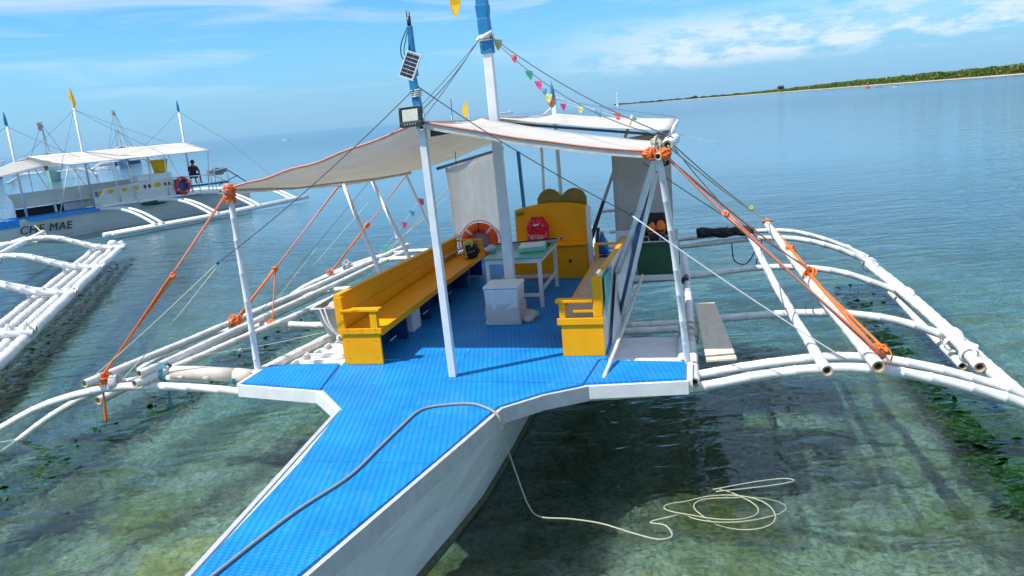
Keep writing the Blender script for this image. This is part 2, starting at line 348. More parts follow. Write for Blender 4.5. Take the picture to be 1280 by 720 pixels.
def lash_mb(c, d, r, turns=5, pitch=.016, rr=.007, seed=0, m=None):
    """turns of cord round a pole that runs along d at c"""
    m = m or MB(); d = V(d).normalized(); ref = V((0, 0, 1)) if abs(d.z) < .9 else V((1, 0, 0)); a = d.cross(ref).normalized(); b = d.cross(a); q = random.Random(seed)
    pts = []
    for i in range(turns*10+1):
        t = i/10; pts.append(V(c)+d*((t-turns/2)*pitch+q.uniform(-.003, .003)) + (a*math.cos(2*math.pi*t)+b*math.sin(2*math.pi*t))*(r+rr*.6))
    m.tube(pts, rr, 5); return m
def knot_mb(c, r, seed=0, m=None, n=5, rr=.008):
    m = m or MB(); q = random.Random(seed)
    for i in range(n):
        ax = V((q.uniform(-1, 1), q.uniform(-1, 1), q.uniform(-1, 1))).normalized(); a = ax.orthogonal().normalized(); b = ax.cross(a); R0 = r*q.uniform(.5, 1)
        off = V((q.uniform(-1, 1), q.uniform(-1, 1), q.uniform(-1, 1)))*r*.35
        m.tube([V(c)+off+(a*math.cos(t)+b*math.sin(t))*R0 for t in [2*math.pi*k/9 for k in range(9)]], rr, 5, closed=True)
    return m

# ------------------------------------------------------------------ sea, sea bed, sky line
def water_material():
    m = bpy.data.materials.new('sea_water'); m.use_nodes = True; t = m.node_tree; n = t.nodes; l = t.links; n.clear()
    out = n.new('ShaderNodeOutputMaterial'); geo = n.new('ShaderNodeNewGeometry')
    def noise_(sc, det, st, rot=0, rough=.5, dist=0):
        mp = n.new('ShaderNodeMapping'); mp.inputs['Scale'].default_value = st; mp.inputs['Rotation'].default_value = (0, 0, R_(rot)); l.new(geo.outputs['Position'], mp.inputs[0])
        x = n.new('ShaderNodeTexNoise'); x.inputs['Scale'].default_value = sc; x.inputs['Detail'].default_value = det; x.inputs['Roughness'].default_value = rough; x.inputs['Distortion'].default_value = dist
        l.new(mp.outputs[0], x.inputs[0]); return x.outputs[0]
    def ma(op, a, b):
        q = n.new('ShaderNodeMath'); q.operation = op
        for i, x in enumerate((a, b)):
            if isinstance(x, (int, float)): q.inputs[i].default_value = x
            else: l.new(x, q.inputs[i])
        return q.outputs[0]
    h = ma('ADD', ma('MULTIPLY', noise_(1.5, 3, (.6, 1.3, 1), 14, .45, .5), .045), ma('MULTIPLY', noise_(4.5, 2, (.55, 1.2, 1), -8, .5, .6), .018))
    h = ma('ADD', h, ma('MULTIPLY', noise_(.28, 3, (.5, 1.2, 1), 8), .10))
    ln0 = n.new('ShaderNodeVectorMath'); ln0.operation = 'LENGTH'; l.new(geo.outputs['Position'], ln0.inputs[0])
    h = ma('MULTIPLY', h, ma('MINIMUM', 1.5, ma('ADD', 1.0, ma('DIVIDE', ma('MAXIMUM', ma('SUBTRACT', ln0.outputs['Value'], 25.0), 0.0), 60.0))))
    bp = n.new('ShaderNodeBump'); bp.inputs['Strength'].default_value = 1; bp.inputs['Distance'].default_value = 1.0; l.new(h, bp.inputs['Height'])
    fr = n.new('ShaderNodeFresnel'); fr.inputs[0].default_value = 1.42; l.new(bp.outputs[0], fr.inputs[1])
    gl = n.new('ShaderNodeBsdfGlossy'); rg = n.new('ShaderNodeMapRange'); rg.inputs[1].default_value = 12; rg.inputs[2].default_value = 300; rg.inputs[3].default_value = .02; rg.inputs[4].default_value = .10; l.new(ln0.outputs['Value'], rg.inputs[0]); l.new(rg.outputs[0], gl.inputs['Roughness']); l.new(bp.outputs[0], gl.inputs['Normal']); gl.inputs['Color'].default_value = (.84, .89, .93, 1)
    tr = n.new('ShaderNodeBsdfTransparent'); tr.inputs[0].default_value = (.90, .98, .96, 1)
    df = n.new('ShaderNodeBsdfDiffuse'); cr = n.new('ShaderNodeValToRGB')
    # distance offshore decides how deep, and so how clouded and how blue, the water is
    sp = n.new('ShaderNodeSeparateXYZ'); l.new(geo.outputs['Position'], sp.inputs[0])
    ln = n.new('ShaderNodeVectorMath'); ln.operation = 'LENGTH'; l.new(geo.outputs['Position'], ln.inputs[0])
    patch = noise_(.06, 4, (.5, 1.4, 1), 12)
    dist = ma('ADD', ln.outputs['Value'], ma('MULTIPLY', ma('SUBTRACT', patch, .5), 14))
    mr = n.new('ShaderNodeMapRange'); mr.interpolation_type = 'SMOOTHSTEP'; mr.inputs[1].default_value = 12; mr.inputs[2].default_value = 55; mr.inputs[3].default_value = .0; mr.inputs[4].default_value = .96; l.new(dist, mr.inputs[0])
    mc = n.new('ShaderNodeMapRange'); mc.inputs[1].default_value = 5; mc.inputs[2].default_value = 220; l.new(dist, mc.inputs[0])
    l.new(mc.outputs[0], cr.inputs[0]); e = cr.color_ramp.elements; e.new(.12); e.new(.4)
    for q, (p, c) in zip(e, ((0, (.16, .33, .33)), (.10, (.11, .26, .32)), (.35, (.13, .24, .29)), (1, (.06, .14, .19)))): q.position = p; q.color = (*c, 1)
    l.new(cr.outputs[0], df.inputs[0])
    rf = n.new('ShaderNodeBsdfRefraction'); rf.inputs['IOR'].default_value = 1.333; rf.inputs['Roughness'].default_value = .0; rf.inputs['Color'].default_value = (1.0, 1.0, 1.0, 1); l.new(bp.outputs[0], rf.inputs['Normal'])
    cl = n.new('ShaderNodeMixShader'); cl.inputs[0].default_value = .45; l.new(tr.outputs[0], cl.inputs[1]); l.new(rf.outputs[0], cl.inputs[2])
    body = n.new('ShaderNodeMixShader'); l.new(mr.outputs[0], body.inputs[0]); l.new(cl.outputs[0], body.inputs[1]); l.new(df.outputs[0], body.inputs[2])
    mx = n.new('ShaderNodeMixShader'); l.new(fr.outputs[0], mx.inputs[0]); l.new(body.outputs[0], mx.inputs[1]); l.new(gl.outputs[0], mx.inputs[2]); l.new(mx.outputs[0], out.inputs[0])
    return m
WATER = water_material()
def absorb(m, dens, col):
    n = m.node_tree.nodes; v = n.new('ShaderNodeVolumeAbsorption'); v.inputs['Density'].default_value = dens; v.inputs['Color'].default_value = (*col, 1)
    m.node_tree.links.new(v.outputs[0], n['Material Output'].inputs['Volume'])
absorb(WATER, .25, (.42, .76, .78))
m = MB(); rings = [15, 60, 250, 1000, 4000, 14000, 30000]; ns_ = 48
vs = [(0, 0, 0)]+[(r*math.cos(2*math.pi*k/ns_), r*math.sin(2*math.pi*k/ns_), 0) for r in rings for k in range(ns_)]
fs = [(0, 1+k, 1+(k+1) % ns_) for k in range(ns_)]+[(1+i*ns_+k, 1+(i+1)*ns_+k, 1+(i+1)*ns_+(k+1) % ns_, 1+i*ns_+(k+1) % ns_) for i in range(len(rings)-1) for k in range(ns_)]
o_ = len(vs); vs += [(30000*math.cos(2*math.pi*k/ns_), 30000*math.sin(2*math.pi*k/ns_), -14) for k in range(ns_)]
l_ = 1+(len(rings)-1)*ns_; fs += [(l_+(k+1) % ns_, l_+k, o_+k, o_+(k+1) % ns_) for k in range(ns_)]+[tuple(o_+k for k in reversed(range(ns_)))]
m.add(vs, fs); WORLD = Frame(0, 0, 0)
build('sea_water', m, WATER, org=(0, 0, 0), fr=WORLD, kind='structure')

def bed_material():
    m = bpy.data.materials.new('sea_bed'); m.use_nodes = True; t = m.node_tree; n = t.nodes; l = t.links; b = n['Principled BSDF']; b.inputs['Roughness'].default_value = .95; b.inputs['Specular IOR Level'].default_value = 0
    geo = n.new('ShaderNodeNewGeometry')
    def nz(sc, det=6, rough=.6, dist=0, typ='ShaderNodeTexNoise'):
        x = n.new(typ); x.inputs['Scale'].default_value = sc
        if typ == 'ShaderNodeTexNoise': x.inputs['Detail'].default_value = det; x.inputs['Roughness'].default_value = rough; x.inputs['Distortion'].default_value = dist
        l.new(geo.outputs['Position'], x.inputs[0]); return x.outputs[0]
    def rp(src, st):
        r = n.new('ShaderNodeValToRGB'); l.new(src, r.inputs[0]); e = r.color_ramp.elements
        while len(e) < len(st): e.new(.5)
        for q, (p, c) in zip(e, st): q.position = p; q.color = (*c, 1) if isinstance(c, tuple) else (c, c, c, 1)
        return r.outputs[0]
    def mix(f, a, c):
        x = n.new('ShaderNodeMix'); x.data_type = 'RGBA'; l.new(f, x.inputs[0]); l.new(a, x.inputs[6])
        if isinstance(c, tuple): x.inputs[7].default_value = (*c, 1)
        else: l.new(c, x.inputs[7])
        return x.outputs[2]
    base = rp(nz(2.2, 10, .7), [(.36, (.36, .52, .40)), (.47, (.70, .82, .64)), (.60, (.90, .93, .80))])
    base = mix(rp(nz(.55, 6, .65, .6), [(.46, 0), (.56, .9)]), base, rp(nz(5, 9, .75), [(.35, (.20, .26, .04)), (.65, (.62, .64, .18))]))
    vor = nz(5.5, typ='ShaderNodeTexVoronoi'); base = mix(rp(vor, [(.55, 0), (.75, .5)]), base, (.16, .26, .16))
    vor2 = nz(14, typ='ShaderNodeTexVoronoi'); base = mix(rp(vor2, [(.50, 0), (.70, .75)]), base, (.16, .24, .14))
    base = mix(rp(nz(1.3, 12, .78, .9), [(.60, 0), (.66, .7)]), base, (.07, .13, .04))
    base = mix(rp(nz(3.1, 12, .85, .4), [(.62, 0), (.66, .9)]), base, (.85, .86, .74))
    l.new(base, b.inputs['Base Color'])
    bp = n.new('ShaderNodeBump'); bp.inputs['Distance'].default_value = .16; bn = nz(6, 12, .75); l.new(bn, bp.inputs['Height']); l.new(bp.outputs[0], b.inputs['Normal'])
    return m
BED = bed_material()
def bed_z(x, y):
    d = math.hypot(x, y)
    z = -1.05 - .085*max(0, d-6)
    if d > 40: z = -4 - (d-40)*.05
    z = max(z, -9)
    k = 1.0 if d < 45 else 0
    if k:
        n1 = noise.noise(V((x*.35, y*.35, 1)))*.35
        n2 = noise.noise(V((x*1.1, y*1.1, 4)))*.20
        n3 = abs(noise.noise(V((x*2.6, y*2.6, 8))))*.22
        z += n1+n2+n3
    return min(z, -.35)
m = MB(); XS = [-9000, -2500, -600, -150, -60, -38]+[-26+.22*i for i in range(155)]+[12, 16, 24, 40, 100, 400, 2000, 9000]
YS = [-30, -12, -5]+[-1+.2*i for i in range(125)]+[26, 30, 40, 60, 120, 400, 1500, 4000, 9000]
vs = [(x, y, bed_z(x, y)) for y in YS for x in XS]; nx = len(XS)
m.add(vs, [(j*nx+i, j*nx+i+1, (j+1)*nx+i+1, (j+1)*nx+i) for j in range(len(YS)-1) for i in range(nx-1)])
build('sea_bed', m, BED, org=(0, 0, 0), fr=WORLD, smooth=True, kind='structure')

ROCK = material('mossy_reef_rock', (.40, .40, .13), (.22, .25, .06), 3.5, .95, .05, 9, spec=0, dirt=(.09, .11, .03), dirt_thr=(.55, .65), dirt_scale=4)
def rock(u, v, z, r, seed, label):
    m = MB(); m.ball((u, v, z), r, seed, .45, 30, 20)
    c = V((u, v, z))
    for i, p in enumerate(m.v):
        d = p-c; m.v[i] = c+d*(1+.30*noise.noise(d*3.1+V((seed, 0, 0)))+.14*noise.noise(d*8+V((0, seed, 0))))
    build('submerged_rock', m, ROCK, org=(u, v, z-r[2]), smooth=True, label=label, cat='rock', group='rocks under the shallow water')
rock(-2.35, 5.55, -.95, (.75, .80, .42), 3, 'olive yellow reef rock right beside the bow hull underwater')
rock(-.35, 5.75, -.95, (.62, .5, .35), 11, 'mossy yellow rock below the floating coil of rope')
rock(-4.9, 6.0, -1.05, (.85, .6, .36), 17, 'green mossy rock left of the blue bow walkway')
rock(.9, 5.4, -1.1, (.9, .45, .28), 23, 'low flat rock to the right of the rope coil')
rock(-6.2, 5.3, -1.15, (.9, .5, .3), 31, 'dark green rock near the left bottom corner')

# ------------------------------------------------------------------ far shore, spit and mangroves
SAND = material('pale_sand', (.50, .43, .32), (.40, .35, .26), .02, .9, spec=.1)
SHORE = material('shore_rubble', (.16, .14, .11), (.25, .22, .17), .5, .9, spec=.1)
LEAF = material('mangrove_leaves', (.095, .145, .035), (.15, .20, .045), .09, .8, spec=.15, trans=.2)
LEAFD = material('dark_scrub_leaves', (.035, .07, .02), (.05, .09, .03), .05, .8, spec=.15)
def pol(azd, d): a = R_(azd); return V((d*math.sin(a), d*math.cos(a), 0))
# shoreline as azimuth (degrees right of straight ahead) -> distance (m)
shore = [(7.3, 2600), (9, 2100), (11, 1800), (14, 1500), (17, 1270), (20, 1080), (23, 930), (26, 800), (29, 700), (32, 630), (36, 560), (42, 500), (50, 450)]
def shore_d(a):
    for (a0, d0), (a1, d1) in zip(shore, shore[1:]):
        if a <= a1: return d0+(d1-d0)*(a-a0)/(a1-a0)
    return shore[-1][1]
m = MB(); vs = []; K = 120
for i in range(K+1):
    a = 7.3+(50-7.3)*i/K; d = shore_d(a)*(1+.008*noise.noise(V((a*1.3, 0, 0)))); depth = min(1, (a-7.3)/3+.1)
    for off, z in ((-4, -.6), (0, .02), (14, .45), (50, .9), (170, 1.2), (380, .8), (400, -1)):
        p = pol(a, d+off*depth); vs.append((p.x, p.y, z*(.5 if a < 10 else 1) if z > 0 else z))
m.add(vs, [(i*7+j, i*7+j+1, (i+1)*7+j+1, (i+1)*7+j) for i in range(K) for j in range(6)])
build('sand_spit', m, SAND, org=(0, 0, 0), fr=WORLD, smooth=True, kind='structure')
def foliage_mass(name, n, a0, a1, off0, off1, hfun, size, mat, kind='stuff', label=None, cat=None, seed=1, lift=.6):
    m = MB(); q = random.Random(seed); vs = []; fs = []
    for i in range(n):
        a = q.uniform(a0, a1); d = shore_d(a)+q.uniform(off0, off1)
        H = hfun(a, d)
        if H <= 0.2: continue
        z = lift+H*(1-q.random()**1.6)
        p = pol(a, d); s = size*q.uniform(.6, 1.4); e = V((q.gauss(0, 1), q.gauss(0, 1), q.gauss(0, 1))).normalized(); f = e.orthogonal().normalized(); g = e.cross(f)
        c = V((p.x, p.y, z)); o = len(vs)
        for k in range(5):
            t = 2*math.pi*k/5; vs.append(c+(f*math.cos(t)+g*math.sin(t)*.7)*s*q.uniform(.6, 1.2))
        fs.append(tuple(range(o, o+5)))
    m.add(vs, fs); return build(name, m, mat, org=(0, 0, 0), fr=WORLD, kind=kind, label=label, cat=cat)
def hgt(a, d):
    ramp_ = min(1, max(0, (a-15.5)/9)); return (1.6+5.2*ramp_)*(0.75+.22*noise.noise(V((a*1.6, d*.01, 0)))+.16*noise.noise(V((a*7, d*.03, 3))))
foliage_mass('mangrove_forest', 70000, 16.5, 50, 22, 150, hgt, 1.0, LEAF, label='band of bright green mangroves along the far shore', cat='mangrove forest', seed=5)
def hgt2(a, d): return 2.6*max(0, (.5+.8*noise.noise(V((a*3.1, d*.01, 7)))))
foliage_mass('shore_scrub', 9000, 8.5, 19, 26, 110, hgt2, 1.8, LEAFD, label='thin strip of dark scrub on the distant sand spit', cat='scrub', seed=6)
# one tall tree that stands out of the scrub
def lone_tree(a, off, h, seed, label):
    p = pol(a, shore_d(a)+off); fr = Frame(p.x, p.y, 0); t = thing('mangrove_tree', label, 'tree', (0, 0, 1.2), fr, 'trees standing out of the far scrub')
    q = random.Random(seed); tr = MB(); tr.tube([(0, 0, .8), (.3, 0, h*.4), (.1, 0, h*.8)], [.4, .3, .12], 7)
    for k in range(4): tr.tube([(.2, 0, h*.4), (q.uniform(-2, 2), q.uniform(-1, 1), h*.75)], [.2, .06], 5)
    build('trunk', tr, SHORE, t, smooth=True)
    m = MB()
    for i in range(420):
        c = V((q.gauss(0, h*.24), q.gauss(0, h*.2), h*.72+q.gauss(0, h*.17))); e = V((q.gauss(0, 1), q.gauss(0, 1), q.gauss(0, 1))).normalized(); f = e.orthogonal().normalized(); g = e.cross(f); s = q.uniform(.4, .9)
        m.add([c+(f*math.cos(x)+g*math.sin(x))*s for x in (0, 1.3, 2.5, 3.8, 5)], [(0, 1, 2, 3, 4)])
    build('crown', m, LEAFD, t)
lone_tree(19.9, 60, 8, 3, 'dark tree rising alone above the thin scrub of the spit')
lone_tree(14.2, 50, 5, 4, 'small bush like tree on the thin far part of the spit')
m = MB()
for i in range(120):
    a = rnd.uniform(7.5, 12); p = pol(a, shore_d(a)-rnd.uniform(0, 60)); m.ball((p.x, p.y, .1), (rnd.uniform(1.5, 5), rnd.uniform(1, 2), rnd.uniform(.3, .9)), i, .3, 6, 4)
build('reef_rubble', m, SHORE, org=(0, 0, 0), fr=WORLD, kind='stuff', label='low dark reef rubble at the tip of the spit', cat='rubble')
# beacon
p = pol(8.75, 1400); fr = Frame(p.x, p.y, 0)
t = thing('beacon_tower', 'slender white beacon tower standing at the tip of the sand spit', 'beacon', (0, 0, 0), fr)
m = MB(); m.revolve([(2.6, -1), (2.4, 1.6), (1.35, 2.2), (1.0, 19)], (0, 0, 0), n=12); build('tower_shaft', m, W_, t, smooth=False)
m = MB(); m.revolve([(1.7, 19), (1.7, 19.5), (.9, 19.6), (.9, 21.6), (1.2, 21.7), (.1, 23)], (0, 0, 0), n=10); build('lantern', m, W_, t)
# red channel marker, small boats and people in front of the spit
def buoy_mark():
    p = pol(25.3, 520); fr = Frame(p.x, p.y, 0); t = thing('channel_buoy', 'small red channel buoy floating before the sandy shore', 'buoy', (0, 0, 0), fr)
    m = MB(); m.revolve([(.9, -.4), (1.15, 0), (1.15, .55), (.5, .8)], (0, 0, 0), n=14); build('float_drum', m, REDB, t, smooth=False)
    m = MB()
    for k in range(4):
        c, s = math.cos(k*math.pi/2+.6), math.sin(k*math.pi/2+.6); m.tube([(c*.8, s*.8, .6), (c*.18, s*.18, 2.5)], .07, 5)
    m.revolve([(.35, 2.4), (.35, 2.5), (.3, 2.6), (.02, 3.2)], (0, 0, 0), n=10); build('lattice_mast', m, REDB, t)
buoy_mark()

def person(label, fr, org, pose, shirt=BLKC, group=None, scale=1.0, facing=0.0):
    """pose: dict of joint positions in metres, figure looks along +y before facing is applied"""
    J = pose; t = thing('person', label, 'person', org, fr, group)
    rot = Matrix.Rotation(facing, 3, 'Z'); og = V(org)
    def P(k): return og + rot @ (V(J[k])*scale)
    def skinned(name, chain, radii, mat, root, parent):
        ks = list(radii); idx = {k: i for i, k in enumerate(ks)}
        me = bpy.data.meshes.new(name); me.from_pydata([P(k)-og for k in ks], [(idx[a], idx[b]) for a, b in chain], []); me.materials.append(mat)
        o = link(bpy.data.objects.new(name, me)); o.parent = parent; ORIG[o.name] = og
        md = o.modifiers.new('skin', 'SKIN'); md.use_smooth_shade = True
        for k, i in idx.items():
            sv = me.skin_vertices[0].data[i]; r = radii[k]*scale if not isinstance(radii[k], tuple) else None
            sv.radius = (r, r) if r else (radii[k][0]*scale, radii[k][1]*scale); sv.use_root = (k == root)
        s = o.modifiers.new('subsurf', 'SUBSURF'); s.levels = 1; s.render_levels = 1; return o
    ch = [('pel', 'chest'), ('chest', 'neck'), ('neck', 'head'), ('head', 'crown'), ('chest', 'shl'), ('shl', 'ell'), ('ell', 'wrl'), ('wrl', 'hal'), ('chest', 'shr'), ('shr', 'elr'), ('elr', 'wrr'), ('wrr', 'har'),
          ('pel', 'hil'), ('hil', 'knl'), ('knl', 'anl'), ('anl', 'tol'), ('pel', 'hir'), ('hir', 'knr'), ('knr', 'anr'), ('anr', 'tor')]
    rad = dict(pel=(.15, .11), chest=(.16, .11), neck=.055, head=.088, crown=.07, shl=.06, ell=.043, wrl=.03, hal=.035, shr=.06, elr=.043, wrr=.03, har=.035, hil=.09, knl=.06, anl=.04, tol=.035, hir=.09, knr=.06, anr=.04, tor=.035)
    b = skinned('body', ch, rad, SKIN, 'pel', t)
    skinned('shirt', [('pel', 'chest'), ('chest', 'shl'), ('shl', 'ell'), ('chest', 'shr'), ('shr', 'elr')], dict(pel=(.17, .13), chest=(.18, .135), shl=.078, ell=.055, shr=.078, elr=.055), shirt, 'pel', t)
    skinned('shorts', [('pel', 'hil'), ('hil', 'knl'), ('pel', 'hir'), ('hir', 'knr')], dict(pel=(.165, .125), hil=.11, knl=.078, hir=.11, knr=.078), DENIM, 'pel', t)
    m = MB(); hc = P('head').lerp(P('crown'), .62); m.ball(hc, .108*scale, 3, .1, 12, 8); build('hair', m, HAIR, t, smooth=True)
    m = MB(); f = rot @ V((0, 1, 0)); h = P('head').lerp(P('crown'), .2); m.ball(h+f*.098*scale, .018*scale, 0, 0, 6, 4); build('nose', m, SKIN, t, smooth=True)
    return t
SIT = dict(pel=(0, 0, 0), chest=(0, .05, .38), neck=(0, .08, .52), head=(0, .11, .62), crown=(0, .12, .74), shl=(-.19, .05, .42), ell=(-.27, .12, .16), wrl=(-.16, .34, .12), hal=(-.12, .42, .11),
           shr=(.19, .05, .42), elr=(.27, .12, .16), wrr=(.16, .34, .12), har=(.12, .42, .11), hil=(-.10, .06, 0), knl=(-.13, .46, .04), anl=(-.13, .46, -.38), tol=(-.13, .62, -.42), hir=(.10, .06, 0), knr=(.13, .46, .04), anr=(.13, .46, -.38), tor=(.13, .62, -.42))

def small_skiff(azd, d, ang, label, length=4.2, mat=W_, group=None):
    p = pol(azd, d); fr = Frame(p.x, p.y, ang); t = thing('small_boat', label, 'boat', (0, 0, 0), fr, group)
    m = MB(); st = [(-length/2, .05, .55), (-length*.3, .32, .45), (0, .42, .38), (length*.3, .34, .42), (length/2, .06, .6)]; vs = []
    for y, wd, z in st: vs += [(-wd, y, z), (-wd*.55, y, -.12), (wd*.55, y, -.12), (wd, y, z), (wd*.8, y, z), (0, y, .05), (-wd*.8, y, z)]
    m.add(vs, [(i*7+j, (i+1)*7+j, (i+1)*7+(j+1) % 7, i*7+(j+1) % 7) for i in range(4) for j in range(7)]); build('hull', m, mat, t)
    for s in (-1, 1):
        a = MB(); a.tube([(s*1.3, -length*.38, .1), (s*1.3, length*.38, .1)], .06, 6); build('outrigger_float', a, W_, t, smooth=True)
    for y in (-.9, .9):
        a = MB(); a.tube([(-1.3, y, .12), (-.6, y, .5), (.6, y, .5), (1.3, y, .12)], .035, 5); build('crossbeam', a, W_, t, smooth=True)
    return t, fr
t, fr = small_skiff(27.1, 440, R_(70), 'tiny white outrigger canoe with a paddler near the shore', 4.6)
person('person sitting in a tiny white canoe near the far shore', fr, (0, 0, .55), SIT, DENIM, scale=1.15)
small_skiff(26.0, 500, R_(80), 'tiny dark canoe just right of the red channel buoy', 3.2, MAROON)
small_skiff(20.0, 980, R_(80), 'tiny dark boat off the sandy shore below the lone tree', 4.5, NAVY)
small_skiff(14.2, 1250, R_(80), 'tiny boat off the thin end of the sand spit', 5, NAVY)
# ship on the horizon
p = pol(.5, 6500); fr = Frame(p.x, p.y, R_(80)); t = thing('cargo_ship', 'faint grey ship far out on the horizon behind the roof', 'ship', (0, 0, 0), fr)
m = MB(); m.hexa([(-9, -70, -1), (9, -70, -1), (9, 60, -1), (-9, 60, -1), (-10, -80, 9), (10, -80, 9), (10, 80, 9), (-10, 80, 9)]); build('hull', m, PURPLE, t)
m = MB(); m.box(-9, 9, -60, -35, 9.1, 26); m.box(-4, 4, -20, 50, 9.1, 15); build('superstructure', m, W_, t)

# ------------------------------------------------------------------ generic outrigger-boat pieces
def hull_mb(st, zb=-.35):
    """stations: (y, centre x, half width at top, half width at waterline, z top)"""
    m = MB(); vs = []
    for y, c, wt, ww, zt in st:
        zk = zb if zb > -.9 else zb
        vs += [(c-wt, y, zt), (c-(wt*.5+ww*.5), y, zt*.5), (c-ww, y, 0), (c-ww*.5, y, zk*.8), (c, y, zk), (c+ww*.5, y, zk*.8), (c+ww, y, 0), (c+(wt*.5+ww*.5), y, zt*.5), (c+wt, y, zt)]
    n = 9; k = len(st)
    fs = [(i*n+j, i*n+j+1, (i+1)*n+j+1, (i+1)*n+j) for i in range(k-1) for j in range(n-1)]
    fs += [(i*n+8, i*n, (i+1)*n, (i+1)*n+8) for i in range(k-1)]
    fs += [tuple(range(n-1, -1, -1)), tuple((k-1)*n+j for j in range(n))]
    m.add(vs, fs)
    return m


# ------------------------------------------------------------------ the main boat
DZ = 1.0                                                   # walking surface of the deck
boat = thing('outrigger_boat', 'large white outrigger boat in front, with blue matted deck, yellow benches and white awning', 'boat', (-2.7, 8.0, 0))
ST = [(1.2, -3.05, .04, .03, 1.0), (2.2, -3.03, .17, .15, .95), (3.0, -3.0, .26, .24, .92), (3.9, -2.955, .36, .33, .90), (5.0, -2.87, .50, .39, .89), (5.9, -2.79, .64, .45, .89), (6.8, -2.71, .80, .50, .89), (8, -2.7, .84, .54, .89), (10, -2.7, .85, .56, .89), (13, -2.7, .80, .52, .89), (16, -2.7, .62, .38, .9), (18.5, -2.7, .22, .10, 1.0)]
build('hull', hull_mb(ST), HULLW, boat)
m = MB()
for s in (-1, 1):
    pts = []
    for y, c, wt, ww, zt in ST: pts.append((c+s*(ww+.012), y, .015))
    m.tube(pts, [.045]*len(pts), 6)
build('waterline_growth', m, HULLG, boat, smooth=True)
# plywood joints along the hull side
for f_ in (.42, .78):
    for s in (-1, 1):
        m = MB(); m.tube([(c+s*((wt*.5+ww*.5)*(1-abs(f_-.5)*0)+(wt-ww)*(f_-.5)+.002), y, zt*f_) for y, c, wt, ww, zt in ST[:8]], .0045, 4); build('plank_joint', m, TRIM, boat)
# deck carcass under the mats
deck_poly = [(-3.35, 3.4), (-2.68, 3.4), (-2.57, 3.97), (-1.94, 6.86), (-1.60, 7.20), (-1.15, 7.48), (-.13, 7.62), (-.13, 8.22), (-1.02, 8.30), (-1.02, 14.6), (-4.28, 14.6), (-4.28, 8.28), (-5.26, 8.22), (-5.26, 7.52), (-4.13, 7.32), (-3.62, 6.78), (-3.34, 3.89)]
def offs(poly, d):
    out = []; n = len(poly)
    for i in range(n):
        a, b, c = V(poly[i-1]), V(poly[i]), V(poly[(i+1) % n]); e1 = (b-a).normalized(); e2 = (c-b).normalized(); n1 = V((e1.y, -e1.x)); n2 = V((e2.y, -e2.x)); q = (n1+n2); q = q/max(.35, q.dot(n1)); out.append(tuple(b+q*d))
    return out
bow = [(-3.35, 3.4), (-3.24, 2.2), (-3.09, 1.2), (-3.01, 1.2), (-2.83, 2.2), (-2.68, 3.4)]
dp = [p for p in deck_poly[1:]] + [(-3.35, 3.4), (-3.24, 2.2), (-3.09, 1.2), (-3.01, 1.2), (-2.83, 2.2)]
m = MB(); m.prism(dp, .905, .972); build('deck_board', m, W_, boat)
# fascia boards along the edge of the deck, each its own board
def fascia(a, b, z0=.865, z1=.988, th=.035, mat=TRIM, nm='fascia_board'):
    a = V((*a, 0)); b = V((*b, 0)); d = (b-a).normalized(); nrm = V((d.y, -d.x, 0)); m = MB()
    m.hexa([a+V((0, 0, z0)), a+nrm*th+V((0, 0, z0)), b+nrm*th+V((0, 0, z0)), b+V((0, 0, z0)), a+V((0, 0, z1)), a+nrm*th+V((0, 0, z1)), b+nrm*th+V((0, 0, z1)), b+V((0, 0, z1))])
    build(nm, m, mat, boat)
for a, b, mt in (((-2.83, 2.2), (-2.575, 3.955), TRIM), ((-2.57, 3.97), (-1.945, 6.84), TRIM), ((-1.94, 6.86), (-1.605, 7.19), TRIM), ((-1.60, 7.205), (-1.155, 7.475), TRIM), ((-1.15, 7.48), (-.135, 7.62), W_), ((-.13, 7.64), (-.13, 8.2), W_),
              ((-5.255, 7.525), (-4.135, 7.325), W_), ((-4.13, 7.315), (-3.625, 6.79), W_), ((-3.615, 6.77), (-3.345, 3.9), TRIM), ((-5.26, 8.2), (-5.26, 7.54), W_), ((-3.34, 3.88), (-3.25, 2.2), TRIM)):
    fascia(a, b, mat=mt, th=.04, z0=.85 if mt is W_ else .83)
# mats: rubber sheets laid side by side with narrow seams
def mat_sheet(poly, z=.973, t=.024):
    m = MB(); m.prism(poly, z, z+t+rnd.uniform(0, .003)); build('deck_mat', m, MATB, boat)
g = .006
mat_sheet([(-3.05, 1.25), (-3.02, 1.25), (-2.86, 2.2), (-2.595, 3.97), (-2.23, 5.6), (-3.43, 5.6), (-3.32, 3.89), (-3.2, 2.2)])
mat_sheet([(-3.435, 5.6+g), (-2.225, 5.6+g), (-1.97, 6.86), (-1.63, 7.21), (-1.20, 7.5), (-2.75, 7.6), (-4.10, 7.36), (-3.60, 6.80)])
mat_sheet([(-4.10-g, 7.36+g), (-2.75-g, 7.6+g), (-2.75-g, 9.4), (-4.26, 9.4), (-4.26, 8.24)])
mat_sheet([(-2.75, 7.6+g), (-1.20, 7.5+g), (-1.13, 8.28), (-1.04, 8.30), (-1.04, 9.7), (-2.75, 9.7)])
mat_sheet([(-4.26, 9.4+g), (-2.75-g, 9.4+g), (-2.75-g, 12.0), (-4.26, 12.0)])
mat_sheet([(-2.75, 9.7+g), (-1.04, 9.7+g), (-1.04, 12.0), (-2.75, 12.0)])
mat_sheet([(-4.26, 12.0+g), (-1.04, 12.0+g), (-1.04, 14.5), (-4.26, 14.5)])
mat_sheet([(-5.23, 7.55), (-4.13, 7.36), (-4.30, 8.22), (-5.23, 8.18)])
mat_sheet([(-1.18, 7.52), (-.16, 7.65), (-.16, 8.18), (-1.10, 8.26)])
